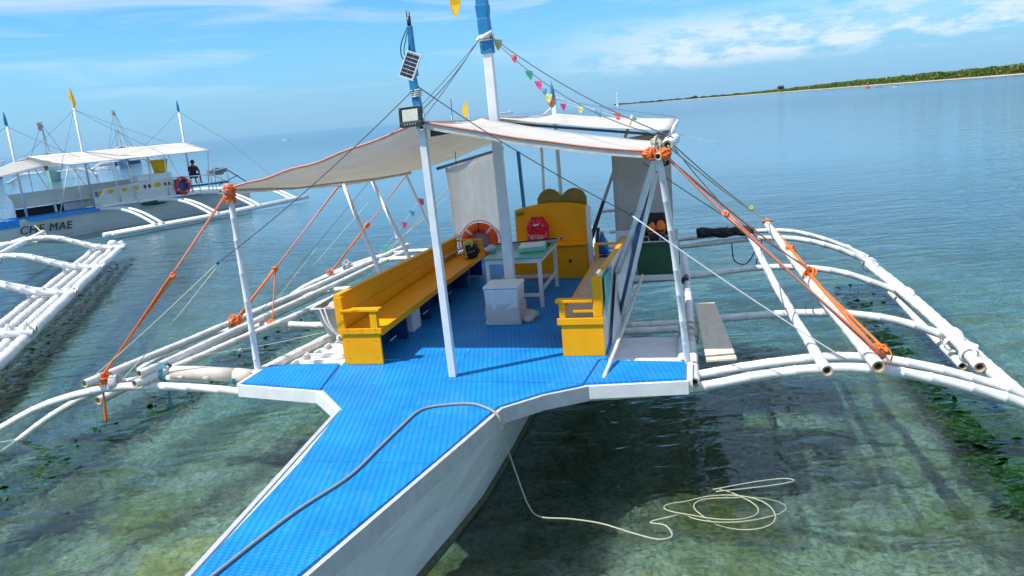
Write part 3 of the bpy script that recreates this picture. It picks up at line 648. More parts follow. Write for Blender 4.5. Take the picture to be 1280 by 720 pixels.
# side decks: white slats laid across, seen left and right of the benches
for k in range(7):
    y = 8.34+k*.21; z = .90+.018*(k % 2); x0 = -5.16+.05*k
    m = MB(); m.box(x0, -4.27, y, y+.15, z-.02, z+.006); build('slat', m, W_, boat, bevel=.004)
    m = MB(); m.box(x0+.12, x0+.15, y+.005, y+.145, z+.007, z+.07); m.box(x0+.15, -4.30, y+.12, y+.14, z+.007, z+.06); build('slat_rib', m, W_, boat)
for k in range(4):
    y = 8.30+k*.36
    m = MB(); m.box(-1.0, -.2, y, y+.325, .87-.028*k, .895-.028*k); build('slat', m, W_, boat, bevel=.004)
m = MB(); m.box(-1.0, -.2, 8.245, 8.29, .90, .97); build('step_riser', m, W_, boat)

# benches
def bench(side):
    left = side == 'left'
    def screws(par, pts, d):
        for p in pts:
            m = MB(); m.ball(p, .006, 0, 0, 6, 4); build('screw_head', m, GUNM, par)
    if left:
        xo, xb, xs, y0, y1 = -4.22, -4.15, -3.70, 8.20, 13.0
    seat_z = 1.43
    if left:
        b = build('bench', MB().box(xb, xs, y0, y1, seat_z-.035, seat_z), YEL, boat, bevel=.006)
        build('seat_lip', MB().box(xs, xs+.03, y0-.01, y1, seat_z-.075, seat_z+.006), YEL, b, bevel=.005)
        m = MB(); m.wall([(xo, y0, 1.0), (xo, y1, 1.0), (xo, y1, 1.70), (xo, y0, 1.84)], (.04, 0, 0)); build('backrest', m, YEL, b, bevel=.006)
        m = MB(); m.wall([(xo-.02, y0-.02, 1.845), (xo-.02, y1, 1.705), (xo-.02, y1, 1.735), (xo-.02, y0-.02, 1.875)], (.085, 0, 0)); build('top_rail', m, YEL, b, bevel=.005)
        build('end_panel', MB().box(xo+.045, xs, y0-.035, y0-.005, 1.0, 1.39), YEL, b, bevel=.005)
        build('panel_batten', MB().box(xo-.01, xs+.035, y0-.055, y0-.0355, 1.385, 1.455), YEL, b, bevel=.004)
        build('corner_post', MB().box(xo-.01, xo+.09, y0-.05, y0+.03, 1.456, 1.844), YEL, b, bevel=.004)
        build('armrest', MB().box(xo+.05, xs+.03, y0-.06, y0+.06, 1.66, 1.69), YEL, b, bevel=.004)
        build('armrest_post', MB().box(xs-.10, xs-.01, y0-.045, y0+.02, 1.456, 1.66), YEL, b, bevel=.004)
        build('armrest', MB().box(xb, xs+.01, y1-.12, y1-.03, 1.66, 1.69), YEL, b, bevel=.004)
        build('armrest_post', MB().box(xs-.05, xs+.005, y1-.12, y1-.04, 1.431, 1.66), YEL, b, bevel=.004)
        # below the seat: dark navy boards set back under the lip
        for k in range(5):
            a = y0+.05+k*.95; build('underseat_board', MB().box(xs-.33, xs-.30, a, a+.92, 1.01, 1.38), BLUED, b, bevel=.004)
            build('underseat_partition', MB().box(xs-.298, xs-.06, a+.93, a+.948, 1.01, 1.39), BLUED, b)
        build('locker_box', MB().box(xs-.28, xs-.10, y0+1.3, y0+1.62, 1.0, 1.28), W_, b, bevel=.01)
        for k in (.35, 1.6, 2.7): build('drawer_pull', MB().box(xs-.055, xs-.045, y0+k, y0+k+.22, 1.17, 1.18), WROPE, b)
        screws(b, [(-4.10+.18*k, y0-.058, zz) for k in range(3) for zz in (1.40, 1.44)]+[(-4.12, y0-.037, 1.08), (-3.76, y0-.037, 1.08), (-4.12, y0-.037, 1.30), (-3.76, y0-.037, 1.30)], 0)
        build('back_seam', MB().box(xo+.0405, xo+.0425, y0+.02, y1-.02, 1.60, 1.604), BLUED, b)
        return b
    xi, xb, xo, y0, y1 = -1.56, -1.12, -1.06, 8.43, 12.0
    b = build('bench', MB().box(xi+.01, xb, y0, y1, 1.405, 1.44), BEIGE, boat, bevel=.004)
    build('seat_lip', MB().box(xi-.02, xi+.008, y0-.01, y1, 1.37, 1.445), YEL, b, bevel=.005)
    build('end_panel', MB().box(xi+.01, xo-.002, y0-.035, y0-.004, 1.0, 1.405), YEL, b, bevel=.005)
    build('panel_batten', MB().box(xi-.03, xo+.005, y0-.055, y0-.036, 1.38, 1.46), YEL, b, bevel=.004)
    build('corner_post', MB().box(xb-.05, xo, y0-.05, y0+.05, 1.461, 1.93), YEL, b, bevel=.012)
    build('armrest_post', MB().box(xi, xi+.07, y0-.045, y0+.03, 1.461, 1.64), YEL, b, bevel=.004)
    build('armrest', MB().box(xi-.04, xb-.052, y0-.06, y0+.07, 1.642, 1.675), YEL, b, bevel=.004)
    build('armrest', MB().box(xb-.28, xb-.052, y0-.03, y0+.02, 1.52, 1.55), YEL, b, bevel=.003)
    m = MB(); m.wall([(xb, y0+.052, 1.0), (xb, y1, 1.0), (xb, y1, 1.72), (xb, y0+.5, 1.90), (xb, y0+.052, 1.92)], (.045, 0, 0)); build('backrest', m, W_, b)
    m = MB(); m.wall([(xb-.015, y0+.5, 1.905), (xb-.015, y1, 1.725), (xb-.015, y1, 1.75), (xb-.015, y0+.5, 1.93)], (.07, 0, 0)); build('top_rail', m, YEL, b, bevel=.004)
    build('seat_front', MB().box(xi+.02, xi+.045, y0, y1, 1.0, 1.368), YEL, b)
    m = MB(); m.wall([(xo+.017, y0+.10, 1.42), (xo+.017, y0+.62, 1.62), (xo+.017, y0+.95, 1.86), (xo+.017, y0+.10, 1.90)], (.004, 0, 0)); build('poster', m, POSTER, b, label='teal picture poster glued outside the bench back')
    m = MB(); m.wall([(xo+.03, y0+.4, 1.02), (xo+.03, y1+.3, 1.02), (xo+.03, y1+.3, 1.72), (xo+.03, y0+1.4, 1.72)], (.02, 0, 0)); build('side_board', m, W_, b)
    build('armrest', MB().box(xi-.02, xb-.01, y1-.1, y1-.03, 1.66, 1.69), YEL, b, bevel=.004)
    build('armrest_post', MB().box(xi-.02, xi+.04, y1-.1, y1-.03, 1.44, 1.66), YEL, b, bevel=.004)
bench('left'); bench('right')

# stern cabinet with a seat lid and an arched back
cb = build('stern_cabinet', MB().box(-3.05, -1.80, 12.55, 13.05, 1.0, 1.55), YEL, boat, bevel=.006)
build('seat_lid', MB().box(-3.07, -1.78, 12.50, 13.0, 1.556, 1.60), YEL, cb, bevel=.012)
m = MB(); top = [(-3.05+1.27*i/16, 2.05+.20*math.sin(math.pi*min(1, .18+.60*i/16))) for i in range(17)]
m.wall([(-3.05, 12.86, 1.60)]+[(-1.78, 12.86, 1.60)]+[(x, 12.86+(.04), z) for x, z in reversed(top)], (0, .05, 0)); build('arched_back', m, YEL, cb)
m = MB(); m.revolve([(.028, 0), (.028, .012), (.012, .014)], (-2.08, 12.532, 1.30), 'y', 14); build('hole_shade_disc', m, BLK, cb)  # black disc on the front stands in for the dark of a hole
m = MB(); m.ball((-2.97, 12.84, 2.10), (.045, .03, .035), 2, .2); m.ball((-2.91, 12.84, 2.11), (.03, .03, .03), 3, .2); build('scroll_finial', m, YELD, cb, smooth=True)
m = MB(); sc = [(-2.68, 1.9), (-2.68, 2.30)] + [(-2.68+.43*i/8, 2.30+.17*math.sin(math.pi*i/8)**.6) for i in range(1, 8)] + [(-2.25, 2.33)] + [(-2.25+.43*i/8, 2.31+.15*math.sin(math.pi*i/8)**.6) for i in range(1, 8)] + [(-1.82, 2.30), (-1.82, 1.9)]
m.wall([(x, 13.12, z) for x, z in reversed(sc)], (0, .04, 0)); build('scalloped_board', m, YELD, boat)
build('cabinet_side_post', MB().box(-1.775, -1.70, 12.6, 12.68, 1.0, 2.2), W_, boat, bevel=.004)

# posts and masts
m = MB(); m.beam((-2.69, 7.74, 1.0), (-2.735, 7.71, 3.95), .082, .082, .072); fp = build('front_post', m, W_, boat, bevel=.005)
m = MB(); m.beam((-2.75, 7.76, 3.72), (-2.80, 7.76, 4.35), .085, .085, .07); m.beam((-2.765, 7.745, 4.25), (-2.745, 7.72, 4.74), .075, .075, .045); build('blue_top', m, BLUEP, fp, bevel=.006)
m = MB(); m.tube([(-2.75, 7.72, 4.72), (-2.75, 7.72, 4.83)], .022, 8); m.tube([(-2.762, 7.72, 4.79), (-2.768, 7.72, 4.89)], .006, 5); m.tube([(-2.74, 7.72, 4.79), (-2.74, 7.72, 4.875)], .006, 5); m.tube(spline([(-2.76, 7.72, 4.75), (-2.85, 7.70, 4.58), (-2.86, 7.7, 4.45), (-2.80, 7.7, 4.42), (-2.77, 7.7, 4.55)]), .006, 5)
m.tube(spline([(-2.77, 7.71, 4.7), (-2.83, 7.70, 4.5), (-2.79, 7.69, 4.40), (-2.76, 7.69, 4.2)]), .005, 5); build('cable_bundle', m, BLK, fp, smooth=True)
m = MB(); m.beam((-2.60, 10.4, 1.0), (-2.64, 10.4, 4.72), .135, .135, .12); mp_ = build('mast', m, W_, boat, bevel=.008)
m = MB(); m.beam((-2.64, 10.4, 4.6), (-2.66, 10.4, 5.05), .165, .165, .15); m.beam((-2.66, 10.4, 5.0), (-2.66, 10.4, 5.22), .14, .14, .17); m.beam((-2.66, 10.4, 5.2), (-2.67, 10.4, 6.1), .15, .15, .10); build('blue_top', m, BLUEP, mp_, bevel=.008)
m = lash_mb((-2.65, 10.4, 4.80), (0, 0, 1), .095, 3, .03, .012); m.beam((-2.75, 10.28, 4.77), (-2.53, 10.28, 4.86), .05, .012); build('lashing', m, WROPE, mp_, smooth=True)
for (a, b, r, tp) in (((-2.57, 15, 1.0), (-2.60, 15, 3.95), .04, 4.35), ((-2.94, 15, 1.0), (-2.90, 15, 3.2), .03, None)):
    m = MB(); m.tube([a, b], r, 10); q = build('stern_pole', m, W_, boat, smooth=True)
    if tp: m = MB(); m.tube([b, (b[0]-.01, b[1], 4.15), (b[0]-.03, b[1], tp)], [.045, .04, .006], 8); build('blue_top', m, BLUEP, q, smooth=True)
bamboo(boat, [(-5.33, 8.06, .98), (-5.31, 8.06, 3.28)], .045, 1, .92, 'corner_post')
bamboo(boat, [(-.14, 8.28, .92), (-.22, 8.0, 2.1), (-.34, 7.72, 3.30)], .042, 2, .95, 'corner_post')
bamboo(boat, [(-1.0, 9.7, 1.7), (-.70, 8.85, 2.4), (-.37, 7.78, 3.25)], .043, 3, .95, 'brace_pole')
m = MB(); m.beam((-1.06, 10.05, .95), (-.40, 8.15, 3.18), .05, .12); q = build('navy_plank_post', m, NAVY, boat, bevel=.004)
m = MB(); m.beam((-1.02, 9.97, .95), (-.355, 8.08, 3.18), .05, .022); build('white_edge', m, W_, q)
for (b, t_, s) in (((-4.27, 9.86, 1.5), (-5.28, 11.0, 3.0), 4), ((-4.27, 11.07, 1.5), (-5.28, 12.1, 2.93), 5), ((-4.27, 12.4, 1.5), (-5.12, 13.3, 2.90), 6)):
    bamboo(boat, [b, t_], .040 if s < 6 else .03, s, .95, 'awning_strut')
bamboo(boat, [(-1.02, 7.60, .96), (-.92, 8.4, 1.14), (-.71, 10.0, 1.57)], .028, 7, .8, 'bamboo_stick', LOG)

# awning: tarpaulin sheets in two slopes with an orange rope sewn along the front hem
RID = lambda y: 3.79-.010*(y-7.7)
def eaveL(y):
    pts = [(8.0, 3.22), (9.5, 3.07), (11, 2.99), (12, 2.94), (14.5, 2.88), (16, 2.90)]
    for (a, za), (b, zb) in zip(pts, pts[1:]):
        if y <= b: return za+(zb-za)*(y-a)/(b-a)
    return 2.9
def left_sheet(i, j):
    y0 = 7.72+.36*i; ye = 15.2-1.7*i; y = y0+(ye-y0)*j; x = -2.70-(2.62-.22*j)*i; z = RID(y)*(1-i)+eaveL(max(8, y))*i
    z -= .07*math.sin(math.pi*i)*(1-.35*math.cos(j*9)) ; z += .018*noise.noise(V((x*2.2, y*.8, 0)))+.010*math.sin(x*9+y*1.3)*math.sin(math.pi*i)
    return V((x, y, z))
m = MB(); m.grid(left_sheet, 22, 30); aw = build('awning_sheet', m, TARP, boat, smooth=True, solid=.006)
m = MB(); m.tube([left_sheet(i/20, 0)+V((0, -.012, .012)) for i in range(21)], .011, 5); build('hem_rope', m, PINKR, aw, smooth=True)
m = MB(); m.tube([left_sheet(1, j/20)+V((0, 0, -.012)) for j in range(21)], .016, 5); build('eave_hem', m, BEIGE, aw, smooth=True)
def right_sheet(y0, y1, ze, sag, seed):
    def f(i, j):
        y = y0+(y1-y0)*j; x = -2.70+2.36*i; z = RID(y)*(1-i)+ze(j)*i; y += .14*i*(1-j)
        return V((x, y-(.0 if j else 0), z-sag*math.sin(math.pi*i)-.05*math.sin(math.pi*j)+.012*noise.noise(V((x*2.5, y*1.2, seed)))))
    return f
f1 = right_sheet(7.66, 10.0, lambda j: 3.30-.02*j, .035, 1)
m = MB(); m.grid(f1, 18, 10); aw2 = build('awning_sheet', m, TARP, boat, smooth=True, solid=.006)
m = MB(); m.tube([f1(i/20, 0)+V((0, -.012, .0)) for i in range(21)], .010, 5); build('hem_rope', m, PINKR, aw2, smooth=True)
m = MB(); m.wall([f1(i/10, 0)+V((0, -.006, 0)) for i in range(11)]+[f1(i/10, 0)+V((0, -.006, -.07)) for i in range(10, -1, -1)], (0, .006, 0)); build('hem_flap', m, TARP, aw2)
f2 = right_sheet(10.5, 16, lambda j: 3.40+.02*j, .03, 5)
m = MB(); m.grid(f2, 18, 14); build('awning_sheet', m, TARP, boat, smooth=True, solid=.006)
m = MB(); m.beam((-2.7, 10.5, 3.70), (-.34, 10.5, 3.34), .035, .03); build('awning_batten', m, BLK, boat)
bamboo(boat, [(-2.70, 7.60, 3.735), (-2.70, 16.1, 3.66)], .035, 9, 1, 'ridge_pole')
bamboo(boat, [(-.34, 7.60, 3.27), (-.31, 16.1, 3.36)], .04, 10, 1, 'eave_pole')
bamboo(boat, [(-.26, 8.0, 3.35), (-.20, 9.0, 3.37)], .06, 12, 1, 'spar_end')
bamboo(boat, [(-5.32, 7.9, 3.20), (-5.29, 11, 2.955), (-5.10, 13.5, 2.88)], .028, 11, 1, 'eave_pole')
build('dark_gusset', MB().wall([(-2.66, 7.75, 3.755), (-2.25, 7.75, 3.66), (-2.66, 7.75, 3.63)], (0, .02, 0)), BLK, boat)

# hanging side cloths
def clothL(i, j):
    y = 13.9+3.3*i; x = -4.55+.25*i; zt = 2.90+.10*i; zb = 1.55-.45*i
    return V((x+.04*math.sin(i*7+j*2), y, zt+(zb-zt)*j))
m = MB(); m.grid(clothL, 14, 12); c_ = build('hanging_sheet', m, CLOTH, boat, smooth=True, solid=.005)
m = MB(); m.tube([(-4.6, 13.6, 2.92), (-4.27, 17.4, 3.03)], .03, 6); build('hanging_rod', m, BLK, c_)
m = MB(); m.beam((-3.10, 14.0, 1.2), (-3.15, 14.0, 3.1), .05, .09); build('navy_post', m, BLUEP, boat)
def clothR(i, j): return V((-1.32+.95*i, 12.8+.03*math.sin(i*9), 3.22+.10*i-(1.95+.0*i)*j+.0))
m = MB(); m.grid(clothR, 10, 10); build('hanging_panel', m, GCLOTH, boat, smooth=True, solid=.01)
# engine housing seen through the struts: white arched rail, black panel for the shaded opening, green box
m = MB(); m.box(-1.30, -.30, 12.62, 12.66, 1.35, 1.75); rail = build('cabin_panel', m, W_, boat, bevel=.004)
for x in (-1.18, -.98):
    m = MB(); m.revolve([(.07, 0), (.07, .01)], (x, 12.605, 1.60), 'y', 16); m.box(x-.07, x+.07, 12.605, 12.615, 1.38, 1.60); build('arch_shade_patch', m, TRIM, rail)  # flat grey patches put the shade of arch cutouts into colour
m = MB(); m.box(-.86, -.42, 12.585, 12.60, 1.66, 2.03); build('opening_shade_panel', m, BLKC, rail)  # black panel stands in for the shade inside the opening
gb = build('engine_box', MB().box(-.93, -.34, 12.02, 12.5, 1.14, 1.62), GREEN, boat, bevel=.02)
build('box_rim', MB().box(-.94, -.33, 12.01, 12.51, 1.60, 1.64), GREEN, gb, bevel=.008)
m = MB()
for k in range(4): m.beam((-.90+.17*k, 12.0, 1.66), (-.90+.17*k, 12.0, 1.72), .012)
m.beam((-.92, 12.0, 1.66), (-.36, 12.0, 1.66), .012); build('wire_rail', m, WROPE, gb)
build('engine_shelf', MB().box(-1.0, -.22, 11.95, 12.6, 1.05, 1.13), W_, boat, bevel=.006)
m = MB(); m.revolve([(.06, 0), (.06, .25), (.03, .26)], (-.20, 11.9, 1.04), 'y', 14); build('exhaust_pipe', m, BLK, boat, smooth=False)
m = MB(); m.tube([(-.30, 12.05, 1.0), (-.30, 12.05, 1.66)], .02, 6); m.tube([(-.22, 12.05, 1.0), (-.22, 12.05, 1.5)], .03, 6); build('side_stanchion', m, W_, boat, smooth=True)
build('teal_edge_board', MB().box(-.335, -.27, 12.1, 12.15, 1.15, 1.62), BLUEP, boat)

# crossbeams (pairs of bamboo), rising from the hull and bending down to the floats
FB = [(-9.75, .05), (-9.3, .24), (-8.42, .60), (-7.6, .80), (-6.9, .86), (-6.0, .83), (-5.3, .77), (-4.5, .73), (-2.7, .70), (-1.17, .74), (-.14, .83), (.51, .95), (.98, 1.02), (1.36, 1.05), (1.74, 1.03), (2.10, .96), (2.47, .86), (3.04, .66), (3.6, .38)]
bamboo(boat, [(x, 7.86, z-.02) for x, z in FB], .062, 21, name='crossbeam')
bamboo(boat, [(x, 8.04+.02*math.sin(x), z+.015-.16*max(0, -x-7.2)) for x, z in FB[:6]], .055, 22, name='crossbeam')
bamboo(boat, [(x, 8.10, z+.02) for x, z in FB[10:]], .055, 23, name='crossbeam')
bamboo(boat, [(x, 7.97, z-.07) for x, z in FB[9:]], .05, 24, name='crossbeam')
B2 = [(-9.0, .20), (-8.4, .50), (-7.6, .80), (-6.57, .92), (-5.6, .90), (-4.5, .84), (-2.7, .78), (-1.0, .80), (-.05, .84), (.78, .91), (1.48, .93), (1.97, .89), (2.44, .80), (2.91, .63), (3.38, .42)]
bamboo(boat, [(x, 10.3, z) for x, z in B2], .062, 25, name='crossbeam')
bamboo(boat, [(-1.05, 10.02, .80), (-.1, 10.02, .83)], .06, 26, name='crossbeam')
B3 = [(-8.9, .2), (-8.2, .55), (-7.2, .85), (-6.2, .95), (-4.6, .93), (-2.7, .85), (-.93, .93), (-.16, .97), (.84, 1.07), (1.56, 1.06), (2.15, .96), (2.61, .79), (3.16, .55)]
bamboo(boat, [(x, 12.5, z) for x, z in B3], .058, 27, name='crossbeam')
B4 = [(-8.8, .2), (-8.1, .6), (-7.0, .95), (-6.0, 1.1), (-4.6, 1.05), (-2.7, .95), (-.31, 1.10), (.7, 1.17), (1.26, 1.19), (1.81, 1.14), (2.49, .92), (3.1, .60)]
bamboo(boat, [(x, 14.5, z) for x, z in B4], .058, 28, name='crossbeam')
bamboo(boat, [(x, 15.3, z+.0) for x, z in B4], .052, 29, name='crossbeam')
# float poles on the right: overlapping lengths lashed side by side
bamboo(boat, [(3.02, 9.05, .60), (3.0, 11, .68), (2.93, 16.3, .60)], .075, 31, name='float_pole')
bamboo(boat, [(3.17, 7.2, .50), (3.13, 10, .55), (3.08, 14.2, .58)], .075, 32, name='float_pole')
bamboo(boat, [(3.30, 6.9, .42), (3.27, 9, .46), (3.22, 12.8, .50), (3.1, 15.6, .52)], .07, 33, name='float_pole')
bamboo(boat, [(3.02, 9.6, .42), (3.0, 13, .48)], .06, 34, name='float_pole')
# float poles on the left, hidden for the most part by the frame's edge and the water
bamboo(boat, [(-8.3, 8.6, .34), (-8.1, 12, .36), (-7.75, 17, .38)], .07, 36, name='float_pole')
# long poles lashed on top of the crossbeams, fore and aft
bamboo(boat, [(-7.50, 7.62, .96), (-7.15, 10.4, .97), (-6.75, 13, 1.03), (-6.3, 16.0, 1.12)], .062, 37, name='long_pole')
bamboo(boat, [(-6.76, 7.72, 1.05), (-6.65, 9.8, 1.03), (-6.5, 12.4, 1.02), (-6.05, 15.2, 1.12)], .055, 38, name='long_pole')
bamboo(boat, [(-6.80, 7.66, .94), (-6.45, 9.0, .98), (-6.15, 10.6, 1.0), (-5.7, 13, 1.05)], .062, 39, name='long_pole')
bamboo(boat, [(-5.36, 7.95, .93), (-5.05, 9.2, .98), (-4.7, 10.8, 1.02)], .07, 40, name='long_pole')
bamboo(boat, [(1.17, 7.42, 1.15), (1.06, 11, 1.12), (.93, 14.9, 1.27)], .062, 41, name='long_pole')
bamboo(boat, [(1.64, 7.50, 1.16), (1.50, 10.5, 1.20), (1.28, 15.2, 1.38)], .072, 42, name='long_pole')
bamboo(boat, [(-.07, 7.78, .90), (-.12, 10.2, .92), (-.22, 13.6, 1.08)], .062, 43, name='long_pole')
bamboo(boat, [(-.20, 8.4, .90), (-.22, 9.9, .93)], .058, 44, name='long_pole')
# lashings where poles cross
LM = {}
def lash(c, d, r, mat, turns=6, seed=0):
    build('lashing', lash_mb(c, d, r, turns, seed=seed), mat, boat, smooth=True)
for i, (c, d, r) in enumerate((((3.02, 9.4, .62), (0, 1, 0), .10), ((3.1, 10.3, .55), (.2, 1, 0), .13), ((3.1, 12.5, .55), (.2, 1, 0), .12), ((3.0, 14.6, .60), (.2, 1, 0), .12), ((3.2, 8.0, .5), (0, 1, 0), .10), ((2.98, 9.9, .6), (0, 1, 0), .08), ((-7.3, 7.9, .88), (1, .2, 0), .10), ((-6.8, 7.9, .88), (1, .2, 0), .09))):
    lash(c, d, r, WROPE, 6, i)
lash((-.14, 9.35, .92), (0, 1, 0), .12, BAMRAW, 7, 11); lash((-.14, 9.6, .92), (0, 1, 0), .12, BAMRAW, 4, 12)
lash((-5.95+.35, 8.02, .9), (1, 0, 0), .10, TEALR, 3, 14); lash((-6.62, 8.02, .97), (1, 0, 0), .11, TEALR, 4, 15)

# weedy lower floats lying awash
WEED = material('dark_green_seaweed', (.003, .036, .007), (.012, .085, .010), 3.2, .8, .02, 22, spec=.2, dirt=(.05, .12, .01), dirt_thr=(.56, .66), dirt_scale=5)
def weedy(fr, parent, pts, r, seed, n):
    P = spline(pts, 24); m = MB(); m.tube([p-V((0, 0, .10)) for p in P], r*.4, 8); q = random.Random(seed)
    for i in range(n):
        k = q.random()*(len(P)-1); a = P[int(k)]; b = P[min(int(k)+1, len(P)-1)]; d = (b-a).normalized(); c = a.lerp(b, k % 1)
        s = d.cross(V((0, 0, 1))); ang = q.uniform(0, 2*math.pi); rad = r*q.uniform(.5, 1.35)*(1+.5*noise.noise(V((c.x, c.y, seed))*1.7))
        o = s*math.cos(ang)*rad*1.5+V((0, 0, 1))*math.sin(ang)*rad*.5; p = c+o
        l_ = q.uniform(.08, .22); wd = q.uniform(.02, .05); t = (d*q.uniform(-1, 1)+s*math.cos(ang)*q.uniform(.2, 1)+V((0, 0, q.uniform(-.25, .1)))).normalized(); u_ = t.cross(V((0, 0, 1))+d*.3).normalized()*wd
        if p.z > -.008: p.z = -.008-q.random()*.03
        e = p+t*l_; e.z = min(e.z, -.008)
        m.add([p-u_, p+u_, p+t*l_*.5+u_*1.2-V((0, 0, .01)), e, p+t*l_*.5-u_*1.2], [(0, 1, 2, 3, 4)])
    return build('weedy_float', m, WEED, parent, fr=fr, label='submerged float pole overgrown with green seaweed')
weedy(UV, boat, [(-8.02, 5.2, -.07), (-7.98, 9, -.07), (-7.9, 16.5, -.07)], .21, 1, 9000)
weedy(UV, boat, [(3.0, 7.0, -.07), (3.02, 10, -.07), (2.95, 15.6, -.07)], .18, 2, 7500)

# rigging
RG = lambda a, b, r, mat, sag=.0, nm='stay_rope': rope(boat, sagline(a, b, sag, 14), r, mat, nm)
def strands(a, b, n, r, mat, spread=.02, sag=.02, seed=0, nm='orange_stay'):
    q = random.Random(seed); m = MB()
    for i in range(n):
        o1 = V((q.uniform(-1, 1), q.uniform(-1, 1), q.uniform(-1, 1)))*spread; o2 = V((q.uniform(-1, 1), q.uniform(-1, 1), q.uniform(-1, 1)))*spread
        m.tube(sagline(V(a)+o1, V(b)+o2, sag*q.uniform(.5, 1.6), 12), r, 5)
    return build(nm, m, mat, boat, smooth=True)
def knot(c, r, mat, seed=0, n=7, rr=.010, nm='rope_knot'): build(nm, knot_mb(c, r, seed, None, n, rr), mat, boat, smooth=True)
TL = (-5.31, 8.04, 3.20); TR = (-.35, 7.70, 3.30)
mid = V(TL).lerp(V((-7.45, 7.86, .93)), .42)
strands(TL, mid, 2, .010, PINKR, .012, .0, 1); strands(mid, (-7.45, 7.86, .96), 4, .012, ORG, .022, .0, 2)
knot(mid, .03, ORG, 1, 4); knot((-7.45, 7.88, .93), .10, ORG, 2, 8, .012); knot(TL, .075, ORG, 3, 10, .009); knot((-5.31, 8.04, 3.10), .06, ORG, 4, 8, .010)
strands((-7.47, 7.86, .85), (-7.53, 7.86, .34), 3, .010, ORG, .014, 0, 5, 'orange_rope_tail')
e2 = V((-7.05, 10.3, 1.0)); t2 = V((-5.30, 11.0, 2.98)); m2 = t2.lerp(e2, .62)
strands(t2, m2, 2, .011, PINKR, .014, 0, 6); strands(m2, e2, 4, .014, ORG, .03, 0, 7); knot(e2, .09, ORG, 8, 7, .012); knot(m2, .05, ORG, 9, 5, .011)
strands(m2, (-6.43, 10.3, .95), 2, .009, ORG, .012, 0, 10); knot((-6.45, 10.3, .95), .07, ORG, 11, 6, .011); knot(t2, .08, BEIGE, 12, 6, .010)
e3 = V((-7.05, 13.6, 1.05)); t3 = V((-5.12, 13.4, 2.88)); strands(t3, t3.lerp(e3, .5), 2, .009, PINKR, .012, 0, 13); strands(t3.lerp(e3, .5), e3, 3, .012, ORG, .02, 0, 14); knot(e3, .07, ORG, 15, 6)
knot(t3.lerp(e3, .5), .05, ORG, 16)
m = knot_mb((-6.75, 13.8, 1.12), .10, 17, None, 8, .014); build('rope_coil', m, TRIM, boat, smooth=True)
# right-hand side orange stays
knot((-.42, 7.70, 3.30), .066, ORG, 21, 12, .009); knot((-.27, 7.72, 3.28), .055, ORG, 22, 9, .009); knot((-.35, 7.9, 3.38), .07, CREAM, 23, 8, .010); knot((-.28, 7.8, 3.22), .05, BLK, 24, 4, .008)
er = V((1.72, 7.66, 1.20)); mr1 = V(TR).lerp(er, .30); strands((-.28, 7.72, 3.27), mr1, 2, .010, PINKR, .012, 0, 25); strands(mr1, er, 3, .010, PINKR, .018, .0, 26); knot(mr1, .03, PINKR, 27, 4, .008)
strands((1.50, 11.0, 1.30), (1.72, 7.72, 1.22), 4, .014, ORG, .035, .0, 28); knot((1.49, 11.0, 1.28), .09, ORG, 29, 10, .012); knot((1.70, 7.8, 1.20), .09, ORG, 30, 7, .009)
strands((-.28, 7.72, 3.27), (1.49, 11.0, 1.35), 2, .009, PINKR, .012, .05, 31); strands((1.42, 13.0, 1.36), (1.50, 11.0, 1.30), 4, .014, ORG, .03, 0, 32); knot((1.42, 12.6, 1.34), .09, ORG, 33, 8, .012)
knot((1.29, 15.0, 1.40), .09, ORG, 34, 7, .012); strands((1.34, 14.4, 1.38), (1.42, 12.8, 1.34), 2, .009, ORG, .02, 0, 35)
strands((-.25, 7.9, 3.35), (1.3, 14.8, 1.45), 1, .010, CREAM, .0, .10, 36, 'thin_stay')
knot(V((-.25, 7.9, 3.35)).lerp(V((1.3, 14.8, 1.45)), .72), .035, PYEL, 37, 4, .008)
# dark cables from the front post and the mast
A0 = (-2.77, 7.70, 4.12)
RG(A0, (-5.40, 7.72, 2.40), 0.0050, CABLE, .06, 'dark_cable')
RG((-5.40, 7.72, 2.40), (-7.55, 7.80, .97), 0.0062, CREAM, .02, 'cream_rope'); RG((-5.46, 7.76, 2.33), (-7.15, 7.86, .93), 0.0062, CREAM, .03, 'cream_rope')
knot((-5.40, 7.72, 2.40), .02, CABLE, 40, 3, .006)
RG((-2.72, 7.70, 4.14), (-.62, 7.45, 2.75), 0.0056, CABLE, .05, 'dark_cable'); RG((-.62, 7.45, 2.75), (1.35, 7.3, 1.28), 0.0068, WROPE, .03, 'white_rope')
knot((-.62, 7.45, 2.75), .02, CABLE, 41, 3, .006)
m = lash_mb((-2.765, 7.76, 4.08), (0, 0, 1), .05, 4, .02, .008); build('lashing', m, WROPE, fp, smooth=True)
MT = (-2.62, 10.38, 4.85)
for e_, sg, r in (((-.2, 8.05, 3.42), .10, .006), ((-.25, 8.2, 3.42), .22, .005)): RG(MT, e_, r, CABLE, sg, 'dark_cable')
RG((-.25, 8.0, 3.40), (1.28, 14.9, 1.45), 0.0062, CABLE, .05, 'dark_cable'); RG((-.25, 8.0, 3.40), (1.05, 14.5, 1.35), 0.0056, CABLE, .12, 'dark_cable')
RG((-.50, 7.9, 3.20), (1.5, 11.0, 1.38), 0.0050, CABLE, .03, 'dark_cable')
RG((-2.70, 10.4, 4.85), (-5.2, 12.2, 3.05), 0.0056, CABLE, .10, 'dark_cable'); RG((-2.70, 10.4, 4.85), (-2.75, 7.8, 3.9), 0.0050, CABLE, .05, 'dark_cable'); RG((-2.70, 10.4, 4.83), (-4.2, 10.0, 3.5), 0.0050, CABLE, .05, 'dark_cable')
RG((-2.60, 15, 4.05), (.5, 15.0, 2.9), 0.0043, WROPE, .05, 'thin_stay'); RG((-2.60, 15, 4.0), (-.3, 15.6, 3.45), 0.0037, CABLE, .02, 'thin_stay')
